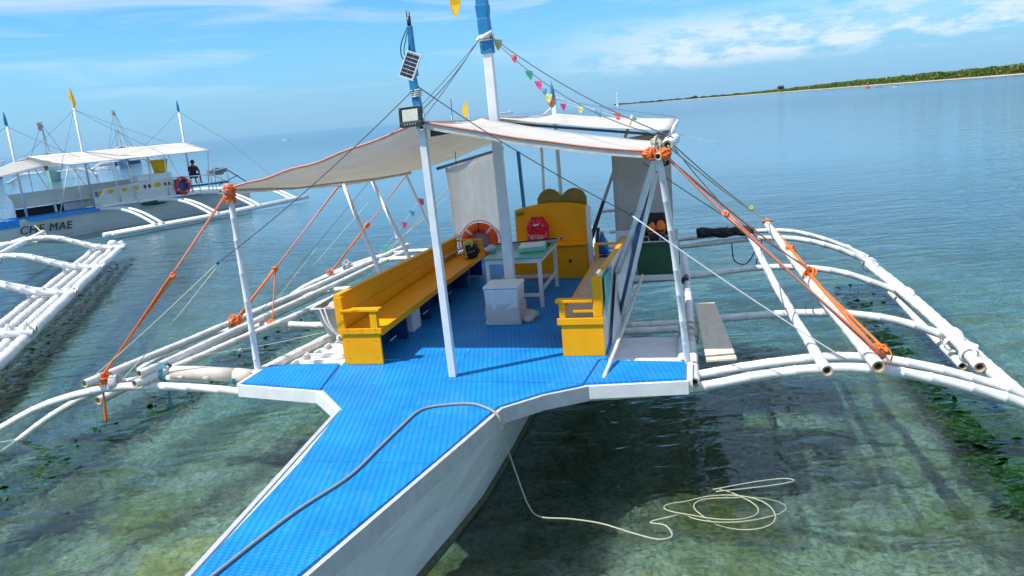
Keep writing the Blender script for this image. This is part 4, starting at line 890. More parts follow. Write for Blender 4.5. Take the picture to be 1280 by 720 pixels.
RG((-2.63, 15, 3.85), (-3.2, 15.5, 3.5), .012, W_, 0, 'thin_stay')
RG((-6.55, 8.6, 1.0), (-4.9, 9.1, 1.15), 0.0037, CREAM, .03, 'thin_stay'); knot((-6.0, 8.75, 1.02), .03, CREAM, 44, 4, .006)
RG((-7.9, 14.5, 1.0), (-6.4, 14.4, 2.3), 0.0050, WROPE, .0, 'thin_stay'); RG((-6.95, 11.2, 1.0), (-6.1, 11.4, 1.9), 0.0050, CREAM, .0, 'thin_stay'); RG((-7.0, 11.0, 1.0), (-5.3, 12.1, 2.9), 0.0043, CABLE, .0, 'thin_stay')
RG((-6.6, 15.2, 1.1), (-4.7, 14.2, 2.3), 0.0056, CREAM, .02, 'thin_stay'); RG((-6.5, 15.3, 1.1), (-4.6, 14.3, 2.55), .009, BEIGE, .02, 'thin_stay')
# cables hanging under the black roll
m = MB(); m.tube(spline([(.62, 14.5, 1.12), (.66, 14.5, .80), (.85, 14.5, .72), (1.0, 14.5, .9), (1.05, 14.5, 1.15)]), .012, 5); m.tube(spline([(1.15, 14.5, 1.15), (1.12, 14.5, .9), (1.05, 14.5, .75), (1.10, 14.5, .6)]), .010, 5); build('hanging_cable', m, CABLE, boat, smooth=True)
m = MB()
for k in range(4): m.tube(spline([(-6.62+.01*k, 8.0, .9), (-6.6+.012*(k-2), 7.98, .6), (-6.58+.03*(k-2), 7.97, .30+.04*(k % 3))]), .004, 5)
build('teal_rope_fringe', m, TEALR, boat, smooth=True)

# ------------------------------------------------------------------ things on the main boat
# solar flood light
t = thing('flood_light', 'black solar flood light fixed to the front post under the solar panel', 'flood light', (-2.78, 7.60, 3.84))
def tilted(mb, c, rx, rz, ry=0):
    """turn a builder's points about c"""
    r = (Matrix.Rotation(rz, 3, 'Z') @ Matrix.Rotation(ry, 3, 'Y') @ Matrix.Rotation(rx, 3, 'X'))
    mb.v = [V(c)+r @ (p-V(c)) for p in mb.v]; return mb
c = V((-2.81, 7.63, 3.85)); A_ = (R_(-8), R_(-8), R_(-9+5))
def fl(x0, x1, y0, y1, z0, z1): return tilted(MB().box(c.x+x0, c.x+x1, c.y+y0, c.y+y1, c.z+z0, c.z+z1), c, R_(-8), R_(-6), R_(-2))
build('housing', fl(-.125, .125, -.01, .04, -.10, .10), BLK, t, bevel=.008)
build('lens_glass', fl(-.09, .088, -.014, -.0105, -.045, .075), LENS, t)
for (a, b, p, q) in ((-.125, .125, .085, .10), (-.125, .125, -.10, -.055)): build('front_frame', fl(a, b, -.02, -.0145, p, q), BLK, t, bevel=.002)
for (a, b) in ((-.125, -.098), (.096, .125)): build('front_frame', fl(a, b, -.02, -.0145, -.0549, .0849), BLK, t, bevel=.002)
for k in range(5): build('led_indicator', fl(-.07+.03*k, -.06+.03*k, -.0225, -.0205, -.082, -.072), LENS, t)
m = fl(.125, .15, 0, .03, -.03, .02); tilted(MB(), c, 0, 0); build('bracket', m, SOLF, t)
# solar panel
t = thing('solar_panel', 'small tilted solar panel strapped to the blue top of the front post', 'solar panel', (-2.76, 7.60, 4.35))
c = V((-2.75, 7.61, 4.35))
def sp_(x0, x1, y0, y1, z0, z1): return tilted(MB().box(c.x+x0, c.x+x1, c.y+y0, c.y+y1, c.z+z0, c.z+z1), c, R_(-14), R_(-10), R_(22))
build('panel_board', sp_(-.085, .085, 0, .012, -.135, .135), FOAM, t)
for (a, b, p, q) in ((-.085, .085, .123, .135), (-.085, .085, -.135, -.123), (-.085, -.074, -.1229, .1229), (.074, .085, -.1229, .1229)): build('frame', sp_(a, b, -.008, -.0005, p, q), SOLF, t)
for i in range(2):
    for j in range(6): build('solar_cell', sp_(-.068+.070*i, -.004+.070*i, -.004, -.0006, -.117+.0395*j, -.085+.0395*j), CELL, t)
# flags
def flag(label, pole, cloth, mat, r=.008, fr=UV, parent_mat=None, group=None, cat='flag'):
    t = thing('pennant_flag', label, cat, pole[0], fr, group)
    m = MB(); m.tube(pole, r, 5); build('flag_stick', m, parent_mat or W_, t)
    pts, th = cloth; m = MB(); n = len(pts); m.wall(pts, th); build('flag_cloth', m, mat, t, smooth=False); return t
flag('limp yellow flag hanging beside the top of the tall mast', [(-2.66, 10.3, 5.75), (-3.0, 10.3, 5.45), (-3.05, 10.3, 5.42)], ([(-3.07, 10.3, 5.45), (-3.08, 10.33, 5.25), (-3.04, 10.28, 5.14), (-3.01, 10.31, 5.10), (-2.97, 10.27, 5.15), (-2.94, 10.32, 5.25), (-2.93, 10.3, 5.45)], (0, .02, 0)), YFL)
flag('small yellow flag on a short stick behind the awning ridge', [(-3.74, 13, 3.3), (-3.75, 13, 4.0)], ([(-3.85, 13, 3.90), (-3.83, 13.02, 3.80), (-3.77, 12.99, 3.80), (-3.755, 13, 3.86), (-3.755, 13, 4.02), (-3.80, 13, 4.06)], (0, .015, 0)), YFL, .005)
t = thing('antenna_stick', 'thin bare stick left of the small yellow flag behind the awning', 'stick', (-4.05, 13, 3.2)); m = MB(); m.tube([(-4.05, 13, 3.0), (-4.03, 13, 4.12)], .007, 5); build('stick', m, BLK, t); build('stick_sleeve', MB().tube([(-4.055, 13, 3.2), (-4.045, 13, 3.85)], .010, 5), W_, t)
# bunting
def bunting(label, pts, mats, size, seed=1, fr=UV):
    P = spline(pts, 10); t = thing('bunting_string', label, 'bunting', P[0], fr); m = MB(); m.tube(P, .003, 4); build('string', m, WROPE, t)
    q = random.Random(seed); n = len(mats)
    for i, mt in enumerate(mats):
        k = (i+.5)/n*(len(P)-1); p = P[int(k)]; d = V((.93, q.uniform(-.3, .5), (P[min(int(k)+1, len(P)-1)]-P[int(k)]).normalized().z*.4)).normalized(); s = size*q.uniform(.8, 1.15); a = q.uniform(-.5, .5)
        dn = V((a*.5, q.uniform(-.3, .3), -1)).normalized()
        m = MB(); e = q.uniform(-.03, .03)
        m.wall([p-d*s*.42, p-d*s*.30+dn*s*.55+V((0, e, 0)), p+dn*s, p+d*s*.34+dn*s*.5+V((0, -e, 0)), p+d*s*.42], (0, .002, 0)); build('pennant', m, mt, t)
bunting('string of small coloured pennants falling from the mast to the stern awning', [(-2.52, 10.4, 4.80), (-2.35, 11.8, 4.35), (-2.38, 13.2, 4.08), (-2.50, 14.8, 3.93), (-1.75, 15.0, 3.72), (-1.0, 15.2, 3.50)], [PYEL, PRED, PGRN, PPINK, PBLU, PYEL, PRED, PGRN, PPINK, PYEL, PBLU, PRED, PGRN], .15, 3)
bunting('pale string of pennants outside the left struts of the awning', [(-4.9, 13.4, 2.45), (-5.45, 13.5, 1.85), (-6.1, 13.6, 1.25)], [PPINK, PBLU, PPINK, WROPE, PGRN, PBLU], .15, 5)

# table and what lies on it
t = thing('table', 'white wooden table with a green top behind the mast', 'table', (-2.6, 11.2, DZ))
X0, X1, Y0, Y1 = -3.03, -2.20, 10.66, 12.0
build('table_top', MB().box(X0-.03, X1+.03, Y0-.03, Y1+.03, 1.735, 1.755), TEALP, t, bevel=.003)
for x in (X0, X1-.055):
    for y in (Y0, Y1-.055): build('leg', MB().box(x, x+.055, y, y+.055, 1.0, 1.665), W_, t, bevel=.004)
for (a, b, p, q) in ((X0+.001, X1-.001, Y0-.004, Y0+.02), (X0+.001, X1-.001, Y1-.02, Y1+.004)): build('apron', MB().box(a, b, p, q, 1.667, 1.734), W_, t, bevel=.003)
for x in (X0-.004, X1-.02): build('apron', MB().box(x, x+.024, Y0+.021, Y1-.021, 1.667, 1.734), W_, t, bevel=.003)
for (a, b, p, q) in ((X0+.056, X1-.056, Y0+.01, Y0+.035), (X0+.056, X1-.056, Y1-.04, Y1-.015)): build('stretcher', MB().box(a, b, p, q, 1.16, 1.21), W_, t, bevel=.003)
for x in (X0+.012, X1-.04): build('stretcher', MB().box(x, x+.028, Y0+.056, Y1-.056, 1.22, 1.27), W_, t, bevel=.003)
t = thing('foam_tray', 'white foam slab with mint green base lying on the table', 'foam block', (-2.5, 11.2, 1.757))
m = MB(); m.prism([(-2.58, 10.98), (-2.22, 11.10), (-2.24, 11.42), (-2.62, 11.35)], 1.757, 1.815); build('tray_base', m, MINT, t, bevel=.012)
m = MB(); m.prism([(-2.59, 10.99), (-2.23, 11.11), (-2.25, 11.43), (-2.63, 11.36)], 1.816, 1.85); build('tray_lid', m, FOAM, t, bevel=.012)
t = thing('folded_umbrella', 'folded grey and black umbrella bundle on the far side of the table', 'umbrella', (-2.6, 11.7, 1.757))
m = MB()
for k in range(4): m.tube(spline([(-3.2, 11.5+.03*k, 1.775+.008*k), (-2.8, 11.62+.02*k, 1.785+.006*k), (-2.45, 11.72+.01*k, 1.79), (-2.10, 11.80, 1.795+.006*k)]), [.018+.006*math.sin(j+k) for j in range(25)], 6)
build('cover', m, PURPLE, t, smooth=True)
m = MB(); m.tube(spline([(-3.1, 11.55, 1.81), (-2.6, 11.66, 1.82), (-2.14, 11.78, 1.825)]), .010, 6); build('ribs', m, BLK, t, smooth=True); m = MB(); m.tube([(-2.14, 11.8, 1.805), (-2.06, 11.83, 1.81)], .016, 6); build('handle', m, CABLE, t, smooth=True)
m = MB(); m.grid(lambda i, j: V((-2.62+.40*i, 11.40+.30*j, 1.76+.07*math.sin(math.pi*i)*math.sin(math.pi*j)+.01*noise.noise(V((i*6, j*6, 0))))), 10, 8)
build('folded_cloth', m, BLKC, org=(-2.4, 11.5, 1.757), smooth=True, solid=.006, label='small black cloth lying between foam slab and umbrella on the table', cat='cloth')
m = MB(); m.ball((-3.08, 11.2, 1.80), (.10, .09, .045), 4, .5, 12, 8); build('crumpled_bag', m, TRIM, org=(-3.05, 11.2, 1.757), smooth=True, label='crumpled grey bag on the left end of the table', cat='bag')
# wrapped white box at the foot of the mast
t = thing('wrapped_box', 'white cloth wrapped box standing in front of the mast', 'box', (-2.65, 9.95, DZ))
def boxw(i, j):       # crumpled wrap round the lower half
    a = 2*math.pi*i; x = max(-1, min(1, 1.5*math.cos(a))); y = max(-1, min(1, 1.5*math.sin(a)))
    g = .008+.02*noise.noise(V((x*3, y*3, j*5)))+.02*(1-j)
    return V((-2.60+x*(.222+g), 9.98+y*(.20+g), 1.005+.30*j))
m = MB(); m.hexa([(-2.82, 9.78, 1.0), (-2.39, 9.78, 1.0), (-2.39, 10.18, 1.0), (-2.82, 10.18, 1.0), (-2.84, 9.76, 1.50), (-2.36, 9.76, 1.50), (-2.36, 10.2, 1.50), (-2.84, 10.2, 1.50)]); build('box_body', m, FOAM, t, bevel=.02)
m = MB(); m.hexa([(-2.85, 9.75, 1.505), (-2.35, 9.75, 1.505), (-2.35, 10.21, 1.505), (-2.85, 10.21, 1.505), (-2.84, 9.76, 1.545), (-2.36, 9.76, 1.545), (-2.36, 10.2, 1.545), (-2.84, 10.2, 1.545)]); build('lid', m, FOAM, t, bevel=.012)
m = MB(); m.grid(boxw, 40, 8); build('cloth_wrap', m, CLOTH, t, smooth=True)
m = MB(); m.ball((-2.30, 10.05, 1.06), (.13, .14, .07), 5, .5, 12, 8); m.ball((-2.28, 9.92, 1.04), (.09, .1, .05), 8, .5, 10, 7); build('gathered_cloth', m, CLOTH, t, smooth=True)
# lifebuoy
t = thing('lifebuoy', 'orange lifebuoy leaning behind the far end of the left bench', 'lifebuoy', (-3.82, 13.15, 1.2))
c = V((-3.80, 13.16, 1.60)); rot = Matrix.Rotation(R_(14), 3, 'Z') @ Matrix.Rotation(R_(-12), 3, 'X')
def ringpt(a, rr=.255): return c+rot @ V((math.cos(a)*rr, 0, math.sin(a)*rr))
m = MB(); m.tube([ringpt(2*math.pi*k/40) for k in range(40)], .085, 12, closed=True); build('ring', m, REDP, t, smooth=True)
for a0 in (45, 135, 225, 315):
    m = MB(); m.tube([ringpt(R_(a0-5+2.5*k)) for k in range(5)], .089, 12); build('reflective_band', m, WEB, t, smooth=True)
for a0 in (0, 90, 180, 270):
    m = MB(); m.tube([ringpt(R_(a0-50+10*k), .355+.02*math.sin(math.pi*k/10)) for k in range(11)], .009, 5); build('grab_line', m, ORG, t, smooth=True)
m = MB(); m.tube([ringpt(R_(88)), ringpt(R_(92))], .092, 10); build('dark_strap', m, BLK, t)
m = MB(); m.revolve([(.26, .09), (.26, .10)], (0, 0, 0), 'y', 20); m.v = [c+rot @ p for p in m.v]; build('canvas_disc', m, PURPLE, org=(-3.8, 13.25, 1.27), label='round greyish canvas seen through the lifebuoy ring', cat='canvas disc')
# dive bag at the end of the bench
t = thing('gear_bag', 'black bag with a bright yellow strap on the far end of the left bench', 'bag', (-3.72, 12.5, 1.432))
m = MB(); m.ball((-3.78, 12.5, 1.56), (.13, .18, .14), 3, .35, 14, 9); build('bag_body', m, BLKC, t, smooth=True)
m = MB(); m.ball((-3.80, 12.40, 1.71), (.085, .06, .05), 6, .5, 10, 7); m.tube(spline([(-3.85, 12.36, 1.72), (-3.83, 12.29, 1.60), (-3.80, 12.27, 1.48)]), .016, 6); m.tube(spline([(-3.76, 12.40, 1.76), (-3.70, 12.36, 1.72), (-3.72, 12.32, 1.66)]), .014, 6); build('yellow_strap', m, PYEL, t, smooth=True)
for k in range(4): m = MB(); m.ball((-3.80+.04*k, 12.325, 1.55+.01*k), (.008, .004, .012), 0, 0, 6, 4); build('white_stud', m, WROPE, t)
# red bag
def redbag():
    t = thing('red_bag', 'red printed drawstring bag standing against the yellow cabinet back', 'bag', (-2.63, 12.72, 1.602)); m = MB()
    def f(i, j):
        a = 2*math.pi*i; k = (1-.10*j-.60*max(0, j-.72)**.8*(1.6)) if j > .72 else 1-.08*j
        k = max(.15, k)*(1+.06*noise.noise(V((math.cos(a)*2, math.sin(a)*2, j*4)))+.04*math.sin(a*9)*max(0, j-.6))
        return V((-2.63+.195*math.cos(a)*k, 12.72+.085*math.sin(a)*k, 1.605+.43*j+.015*math.sin(a*3)))
    m.grid(f, 36, 16); m.ball((-2.64, 12.72, 2.02), (.09, .05, .035), 3, .4, 10, 6); build('bag_body', m, BAGM, t, smooth=True)
    m = MB(); m.wall([(-2.70, 12.628, 1.93), (-2.58, 12.632, 1.945), (-2.60, 12.628, 1.915), (-2.66, 12.626, 1.90)], (0, -.006, 0)); build('white_tag', m, WROPE, t)
    m = MB()
    for k in range(5): m.tube([V((-2.73+.045*k, 12.632, 1.72))+V((math.cos(x)*.022, 0, math.sin(x)*(.03 if k % 2 else .022))) for x in [2*math.pi*q/8 for q in range(8)]], .005, 4, closed=True)
    m.tube(spline([(-2.78, 12.636, 1.77), (-2.70, 12.63, 1.66), (-2.62, 12.628, 1.68), (-2.52, 12.634, 1.70), (-2.47, 12.65, 1.78)]), .005, 4); build('printed_scribble', m, WROPE, t)
redbag()
# plank on the starboard crossbeams
t = thing('plank', 'weathered grey plank lying across the right crossbeams', 'plank', (.2, 9.6, .95)); m = MB(); m.hexa([(.06, 8.18, .985), (.38, 8.24, .985), (.22, 10.95, .905), (-.06, 10.92, .905), (.06, 8.18, 1.015), (.38, 8.24, 1.015), (.22, 10.95, .935), (-.06, 10.92, .935)]); build('board', m, PLANK, t, bevel=.006)
# pale log by the left wing
t = thing('log_roller', 'pale log lashed beside the left deck wing', 'log', (-6.0, 8.02, .92)); P = [(-6.52, 8.02, .965), (-6.2, 8.03, .95), (-5.9, 8.02, .94), (-5.62, 8.01, .925)]; m = MB(); m.tube(P, [.082, .09, .092, .09], 14); build('log', m, LOG, t, smooth=True)
m = MB(); m.tube([(-5.615, 8.01, .925), (-5.36, 8.0, .91)], [.094, .09], 12); build('end_sleeve', m, LOG, t, smooth=True)
m = MB(); m.ball((-6.35, 7.935, .93), (.05, .015, .022), 0, .3, 8, 5); m.ball((-5.98, 7.925, .92), (.055, .015, .028), 1, .3, 8, 5); build('knot_hole', m, TRIM, t, smooth=True)
# black roll
t = thing('tarp_roll', 'black rolled tarpaulin lashed on the rear right crossbeam', 'roll', (.45, 14.5, 1.23)); m = MB(); P = [(.0+.1*k, 14.5+.01*math.sin(k*2), 1.335+.012*math.sin(k)) for k in range(11)]; m.tube(P, [.09+.015*math.sin(k*1.7) for k in range(11)], 12)
for k in range(5): m.tube([(.05+.2*k, 14.41, 1.36), (.2+.2*k, 14.41, 1.31)], .025, 5)
build('rolled_sheet', m, BLKC, t, smooth=True)
for x in (.1, .55, .95): m = MB(); m.tube([V((x, 14.5, 1.335))+V((0, math.cos(a)*.108, math.sin(a)*.108)) for a in [2*math.pi*k/12 for k in range(12)]], .008, 5, closed=True); build('tie', m, CABLE, t, smooth=True)
# boat pole
t = thing('boat_pole', 'long slanting boat pole with black taped lower half beside the cabinet', 'pole', (-1.78, 13.0, 1.02))
a, b = V((-1.98, 12.95, 1.05)), V((-.96, 13.0, 3.60)); mdl = a.lerp(b, .46); m = MB(); m.tube([mdl, b], [.028, .024], 8); build('bare_shaft', m, LOG, t, smooth=True); m = MB(); m.tube([a, a.lerp(b, .2), mdl], [.05, .04, .03], 8); build('taped_grip', m, BLK, t, smooth=True)
m = MB(); m.tube([(-1.72, 12.9, 1.05), (-1.62, 12.9, 1.78)], .03, 7); build('black_rod', m, BLK, org=(-1.7, 12.9, 1.0), smooth=True, label='short black rod standing beside the right edge of the yellow cabinet', cat='rod')
# blue things behind the cabinet's right side
t = thing('blue_jug', 'bright blue plastic jug right of the yellow cabinet', 'jug', (-1.60, 13.2, 1.3)); m = MB(); m.revolve([(.09, 1.28), (.105, 1.30), (.10, 1.48), (.045, 1.58), (.03, 1.64)], (-1.60, 13.2, 0), n=16); build('jug_body', m, BLUEB, t, smooth=True); m = MB(); m.revolve([(.036, 1.64), (.036, 1.67)], (-1.60, 13.2, 0), n=12); build('cap', m, W_, t)
t = thing('blue_crate_cover', 'dark blue tarp covered crate beside the yellow cabinet', 'crate', (-1.4, 13.2, DZ)); m = MB(); m.grid(lambda i, j: V((-1.70+.62*i, 12.9+.6*j, 1.24+.03*noise.noise(V((i*5, j*5, 2))))), 10, 8); build('tarp_cover', m, BLUED, t, smooth=True, solid=.01); build('crate_body', MB().box(-1.68, -1.10, 12.92, 13.48, 1.0, 1.20), BLUED, t, bevel=.02)
# rails aft
m = MB(); m.tube([(-1.72, 14.4, 1.85), (-.9, 14.4, 1.90)], .03, 8); m.tube([(-1.0, 14.4, 1.9), (-1.5, 14.4, 1.05)], .02, 6); m.tube([(-1.6, 14.4, 1.45), (-1.1, 14.4, 1.47)], .025, 6); build('stern_rail', m, W_, boat, smooth=True)
# orange life jacket inside the engine housing
t = thing('life_jacket', 'orange life jacket stuffed in the dark engine opening', 'life jacket', (-.62, 12.45, 1.64)); m = MB(); m.ball((-.70, 12.45, 1.78), (.07, .06, .12), 3, .3, 10, 8); m.ball((-.56, 12.44, 1.80), (.07, .06, .12), 5, .3, 10, 8); build('foam_panel', m, ORG, t, smooth=True); m = MB(); m.tube([(-.76, 12.39, 1.76), (-.50, 12.38, 1.77)], .014, 5); build('belt', m, BLK, t)
build('battery_box', MB().box(-.74, -.50, 12.30, 12.55, 1.64, 1.72), BLK, org=(-.6, 12.4, 1.64), bevel=.01, label='black battery box under the orange life jacket', cat='battery')
# clear bin and cloth outside the left bench
t = thing('clear_bin', 'frosted plastic bin tied outside the left bench', 'bin', (-4.72, 9.5, 1.02)); m = MB()
m.add([(-4.95, 9.25, 1.05), (-4.45, 9.25, 1.05), (-4.45, 9.85, 1.05), (-4.95, 9.85, 1.05), (-5.08, 9.15, 1.46), (-4.35, 9.15, 1.46), (-4.35, 9.95, 1.46), (-5.08, 9.95, 1.46)], [(3, 2, 1, 0), (0, 1, 5, 4), (1, 2, 6, 5), (2, 3, 7, 6), (3, 0, 4, 7)]); build('tub', m, CLEAR, t, solid=.01, bevel=.03)
m = MB(); m.tube([(-5.09, 9.14, 1.46), (-4.34, 9.14, 1.46), (-4.34, 9.96, 1.46), (-5.09, 9.96, 1.46)], .016, 6, closed=True); build('rim', m, W_, t, smooth=True)
m = MB(); m.grid(lambda i, j: V((-4.95+.68*i, 9.2+.65*j, 1.44+.10*math.sin(math.pi*i)*math.sin(math.pi*j)+.05*noise.noise(V((i*4, j*4, 0))))), 14, 12); build('pink_towel', m, PINKC, org=(-4.65, 9.5, 1.4), smooth=True, solid=.01, label='faded pink towel heaped in the plastic bin by the left bench', cat='towel')
m = MB(); m.tube(spline([(-4.95, 9.12, 1.47), (-4.85, 9.08, 1.25), (-4.72, 9.1, 1.08)]), .014, 5); m.tube(spline([(-4.88, 9.12, 1.47), (-4.80, 9.07, 1.25), (-4.70, 9.1, 1.08)]), .014, 5); m = knot_mb((-4.70, 9.1, 1.06), .05, 3, m, 6, .012); build('tie_rope', m, WROPE, t, smooth=True)
t = thing('grey_cover_sheet', 'long grey plastic cover lying outside the left bench back', 'cover', (-4.7, 11.0, 1.2))
m = MB(); m.grid(lambda i, j: V((-5.25+.95*i+.25*j, 9.9+3.6*j, 1.30+.22*i+.02*noise.noise(V((i*3, j*5, 0)))-.10*(1-i)**2)), 10, 20); build('cover_sheet', m, TRIM, t, smooth=True, solid=.02); m = MB(); m.tube([(-5.26, 9.88, 1.21), (-5.0, 13.5, 1.21)], .02, 6); m.tube([(-5.26, 9.88, 1.21), (-4.32, 9.88, 1.53)], .018, 6); build('edge_tube', m, W_, t, smooth=True)

# mooring rope: over the bow deck, down the side and coiled on the water
deckp = [(-3.24, 3.3, 1.012), (-3.16, 3.9, 1.012), (-3.02, 4.7, 1.012), (-2.84, 5.3, 1.012), (-2.80, 5.85, 1.012), (-2.77, 6.3, 1.012), (-2.72, 6.72, 1.012), (-2.52, 6.86, 1.012), (-2.25, 6.90, 1.012), (-2.07, 6.80, 1.014), (-1.93, 6.68, 1.00), (-1.88, 6.66, .90), (-1.86, 6.72, .62), (-1.80, 6.75, .32), (-1.68, 6.62, .08), (-1.55, 6.52, .012), (-1.25, 6.50, .012), (-.95, 6.44, .012), (-.65, 6.30, .012), (-.42, 6.22, .010), (-.30, 6.28, .012), (-.36, 6.45, .012), (-.50, 6.50, .012), (-.30, 6.62, .012)]
m = MB(); P = spline(deckp, 12); m.tube(P[:132], .0135, 8); t = thing('mooring_rope', 'grey mooring rope running over the bow deck and down to a coil on the water', 'rope', (-2.0, 6.7, 1.0)); build('deck_run', m, GREYR, t, smooth=True)
m = MB(); m.tube(P[131:], .008, 8)
q = random.Random(4); coil = []
for k in range(50):
    a = -2.4+2*math.pi*k/19; g = .42+.10*math.sin(k*.31)+.05*math.sin(k*.9); coil.append((.10+.16*math.sin(k*.11)+g*math.cos(a), 6.82+.05*math.cos(k*.13)+g*.62*math.sin(a), .002+.014*math.sin(k*.53)+.0003*k))
m.tube(spline([(-.30, 6.62, .012)]+coil+[(.1, 7.1, .05), (.5, 7.28, .05), (.78, 7.36, .05), (.84, 7.30, .05), (.55, 7.18, .05), (.1, 7.05, .05)], 4), .0062, 7); build('floating_coil', m, material('soaked_rope', (.42, .43, .32), (.34, .35, .24), 60, .7, .003, 220), t, smooth=True)

# ------------------------------------------------------------------ neighbouring boat with the painted name
F2 = Frame(-20.9, 35.2, R_(-32))
b2 = thing('outrigger_boat', 'pale grey outrigger boat at left with black name lettering and a flat white canopy', 'boat', (0, 4, 0), F2)
st = [(-6.5, 0, .06, .04, 1.25), (-5, 0, .35, .22, 1.12), (-3, 0, .62, .42, 1.05), (-1, 0, .78, .58, 1.02), (3, 0, .85, .66, 1.02), (7, 0, .80, .60, 1.0), (9.5, 0, .6, .4, .95), (11.5, 0, .25, .12, 1.0)]
build('hull', hull_mb(st), HGREY, b2, fr=F2)
build('deck', MB().prism([(-.35, -5), (.35, -5), (.62, -3), (.85, 0), (.92, 3), (.88, 8), (.5, 10.5), (-.5, 10.5), (-.88, 8), (-.92, 3), (-.85, 0), (-.62, -3)], 1.025, 1.09), W_, b2, fr=F2)
for (a, b) in ((-4.6, -1.35), (-1.2, 2.2)): build('blue_mat', MB().box(-.82, .90 if a > -2 else .75, a, b, 1.095, 1.125), MATB, b2, fr=F2)
build('mat_edge', MB().box(.905, .93, -1.15, 2.2, .98, 1.12), BLUEB, b2, fr=F2); m = MB(); m.wall([(.70, -1.5, .80), (.60, -3.2, .82), (.36, -4.9, .9), (.36, -4.9, 1.13), (.64, -3.2, 1.13), (.76, -1.5, 1.13)], (.05, 0, 0)); build('mat_edge', m, BLUEB, b2, fr=F2)
cu = bpy.data.curves.new('name_lettering', 'FONT'); cu.body = 'CHE MAE'; cu.size = .50; cu.extrude = .012; cu.shear = .18; cu.space_character = 1.12; cu.materials.append(BLK); cu.offset = 0
tmp_ = bpy.data.objects.new('name_curve', cu); link(tmp_); bpy.context.view_layer.update(); me_ = bpy.data.meshes.new_from_object(tmp_.evaluated_get(bpy.context.evaluated_depsgraph_get())); me_.name = 'name_lettering'; bpy.data.objects.remove(tmp_)
to = link(bpy.data.objects.new('name_lettering', me_)); to.parent = b2; ORIG[to.name] = ORIG[b2.name]
q0, q1 = V((.775, -1.60, .47)), V((.83, .35, .40)); ex = (q1-q0).normalized(); ez = V((.16, 0, 1)).normalized(); nrm = ex.cross(ez).normalized(); ez = nrm.cross(ex)
mw = Matrix((ex, ez, nrm)).transposed().to_4x4(); mw.translation = q0-ORIG[b2.name]; to.matrix_local = mw
def pole2(pts, r, mat=W_, name='post', parent=None, fr=F2): m = MB(); m.tube(pts, r, 8); return build(name, m, mat, parent or b2, fr=fr, smooth=True)
# masts
for y, zt, zs, fl_ in ((-.75, 5.15, 5.72, 0), (2.35, 5.75, 0, 1), (7.9, 5.4, 5.95, 0)):
    q = pole2([(0, y, 1.1), (0, y+.02, zt)], .055, name='mast')
    if zs: m = MB(); m.tube([(0, y, zt), (0, y, (zt+zs)/2), (0, y, zs)], [.075, .06, .01], 7); build('blue_top', m, BLUEP, q, fr=F2)
flag('tall orange yellow flag wrapped round the middle mast of the grey boat', [(0, 2.35, 5.6), (-.02, 2.36, 6.75)], ([(-.14, 2.3, 6.3), (-.10, 2.4, 5.9), (0, 2.35, 5.72), (.09, 2.4, 5.95), (.04, 2.35, 6.35), (-.04, 2.35, 6.68)], (.0, .06, 0)), YFL, .02, F2)
# canopy: two shallow slopes
def can(sx):
    def f(i, j): y = -.15+8.35*j+(.35*i if sx > 0 else -.25*i)*(1-j)*4*.6; return V((sx*1.75*i, y, 3.74-.10*j*0-.50*i-.05*math.sin(math.pi*i)+.02*noise.noise(V((i*3, j*9, 0)))))
    return f
for sx in (1, -1): m = MB(); m.grid(can(sx), 8, 18); build('canopy_sheet', m, TARP, b2, fr=F2, smooth=True, solid=.02)
m = MB(); m.tube([can(1)(1, k/10) for k in range(11)], .03, 6); build('canopy_hem', m, W_, b2, fr=F2, smooth=True)
m = MB(); m.tube([can(1)(k/8, .30)+V((0, 0, .02)) for k in range(9)], .02, 5); build('canopy_seam', m, MAROON, b2, fr=F2)
def canf(i, j): return V((-1.75+3.4*i, -2.5+2.2*j, 3.0+.72*j*(1-abs(2*i-1))-.0+.28*j*abs(2*i-1)+.25*j*0))
m = MB(); m.grid(canf, 10, 6); build('front_awning', m, GCLOTH, b2, fr=F2, smooth=True, solid=.02)
for (y0, y1) in ((.2, .6), (1.3, .9), (3.2, 2.6), (4.0, 3.4), (5.8, 5.4), (8.2, 8.0)):
    for sx in (1, -1): pole2([(sx*.95, y0, 1.1), (sx*1.68, y1, 3.18)], .026)
pole2([(.9, 5.0, 1.1), (.95, 5.0, 3.3)], .05); pole2([(.85, -2.0, 1.1), (.55, -2.5, 1.6)], .04); pole2([(.9, 1.9, 1.15), (1.1, 2.4, 1.95)], .045)
# low cabin side with painted ovals
m = MB(); m.wall([(.93, 1.9, 1.1), (.93, 6.2, 1.1), (.93, 6.2, 2.05), (.93, 4.2, 2.05), (.93, 1.9, 1.92)], (.03, 0, 0)); cab = build('cabin_side', m, HGREY, b2, fr=F2)
m = MB(); m.wall([(-.75, -1.0, 1.55), (-.75, 6.2, 1.55), (-.75, 6.2, 2.2), (-.75, -1.0, 2.15)], (.03, 0, 0)); build('bench_back', m, HGREY, b2, fr=F2)
m = MB(); m.wall([(-.9, -1.05, 1.13), (-.35, -1.05, 1.13), (-.35, -1.05, 1.85), (-.75, -1.05, 2.2), (-.9, -1.05, 2.2)], (0, .04, 0)); build('bench_end', m, W_, b2, fr=F2)
build('bench_seat', MB().box(-.74, -.30, -1.0, 6.0, 1.52, 1.57), W_, b2, fr=F2); build('bench_locker', MB().box(-.70, -.45, 1.2, 6.0, 1.13, 1.50), HGREY, b2, fr=F2); build('opening_shade_block', MB().box(-.70, -.5, -.9, 1.19, 1.13, 1.46), BLKC, b2, fr=F2); build('locker_divider', MB().box(-.49, -.42, .75, .85, 1.13, 1.5), W_, b2, fr=F2)  # black block under the seat paints the dark of an opening
build('roof_box', MB().box(.2, .9, 4.3, 6.2, 2.06, 2.36), FOAM, b2, fr=F2, bevel=.02)
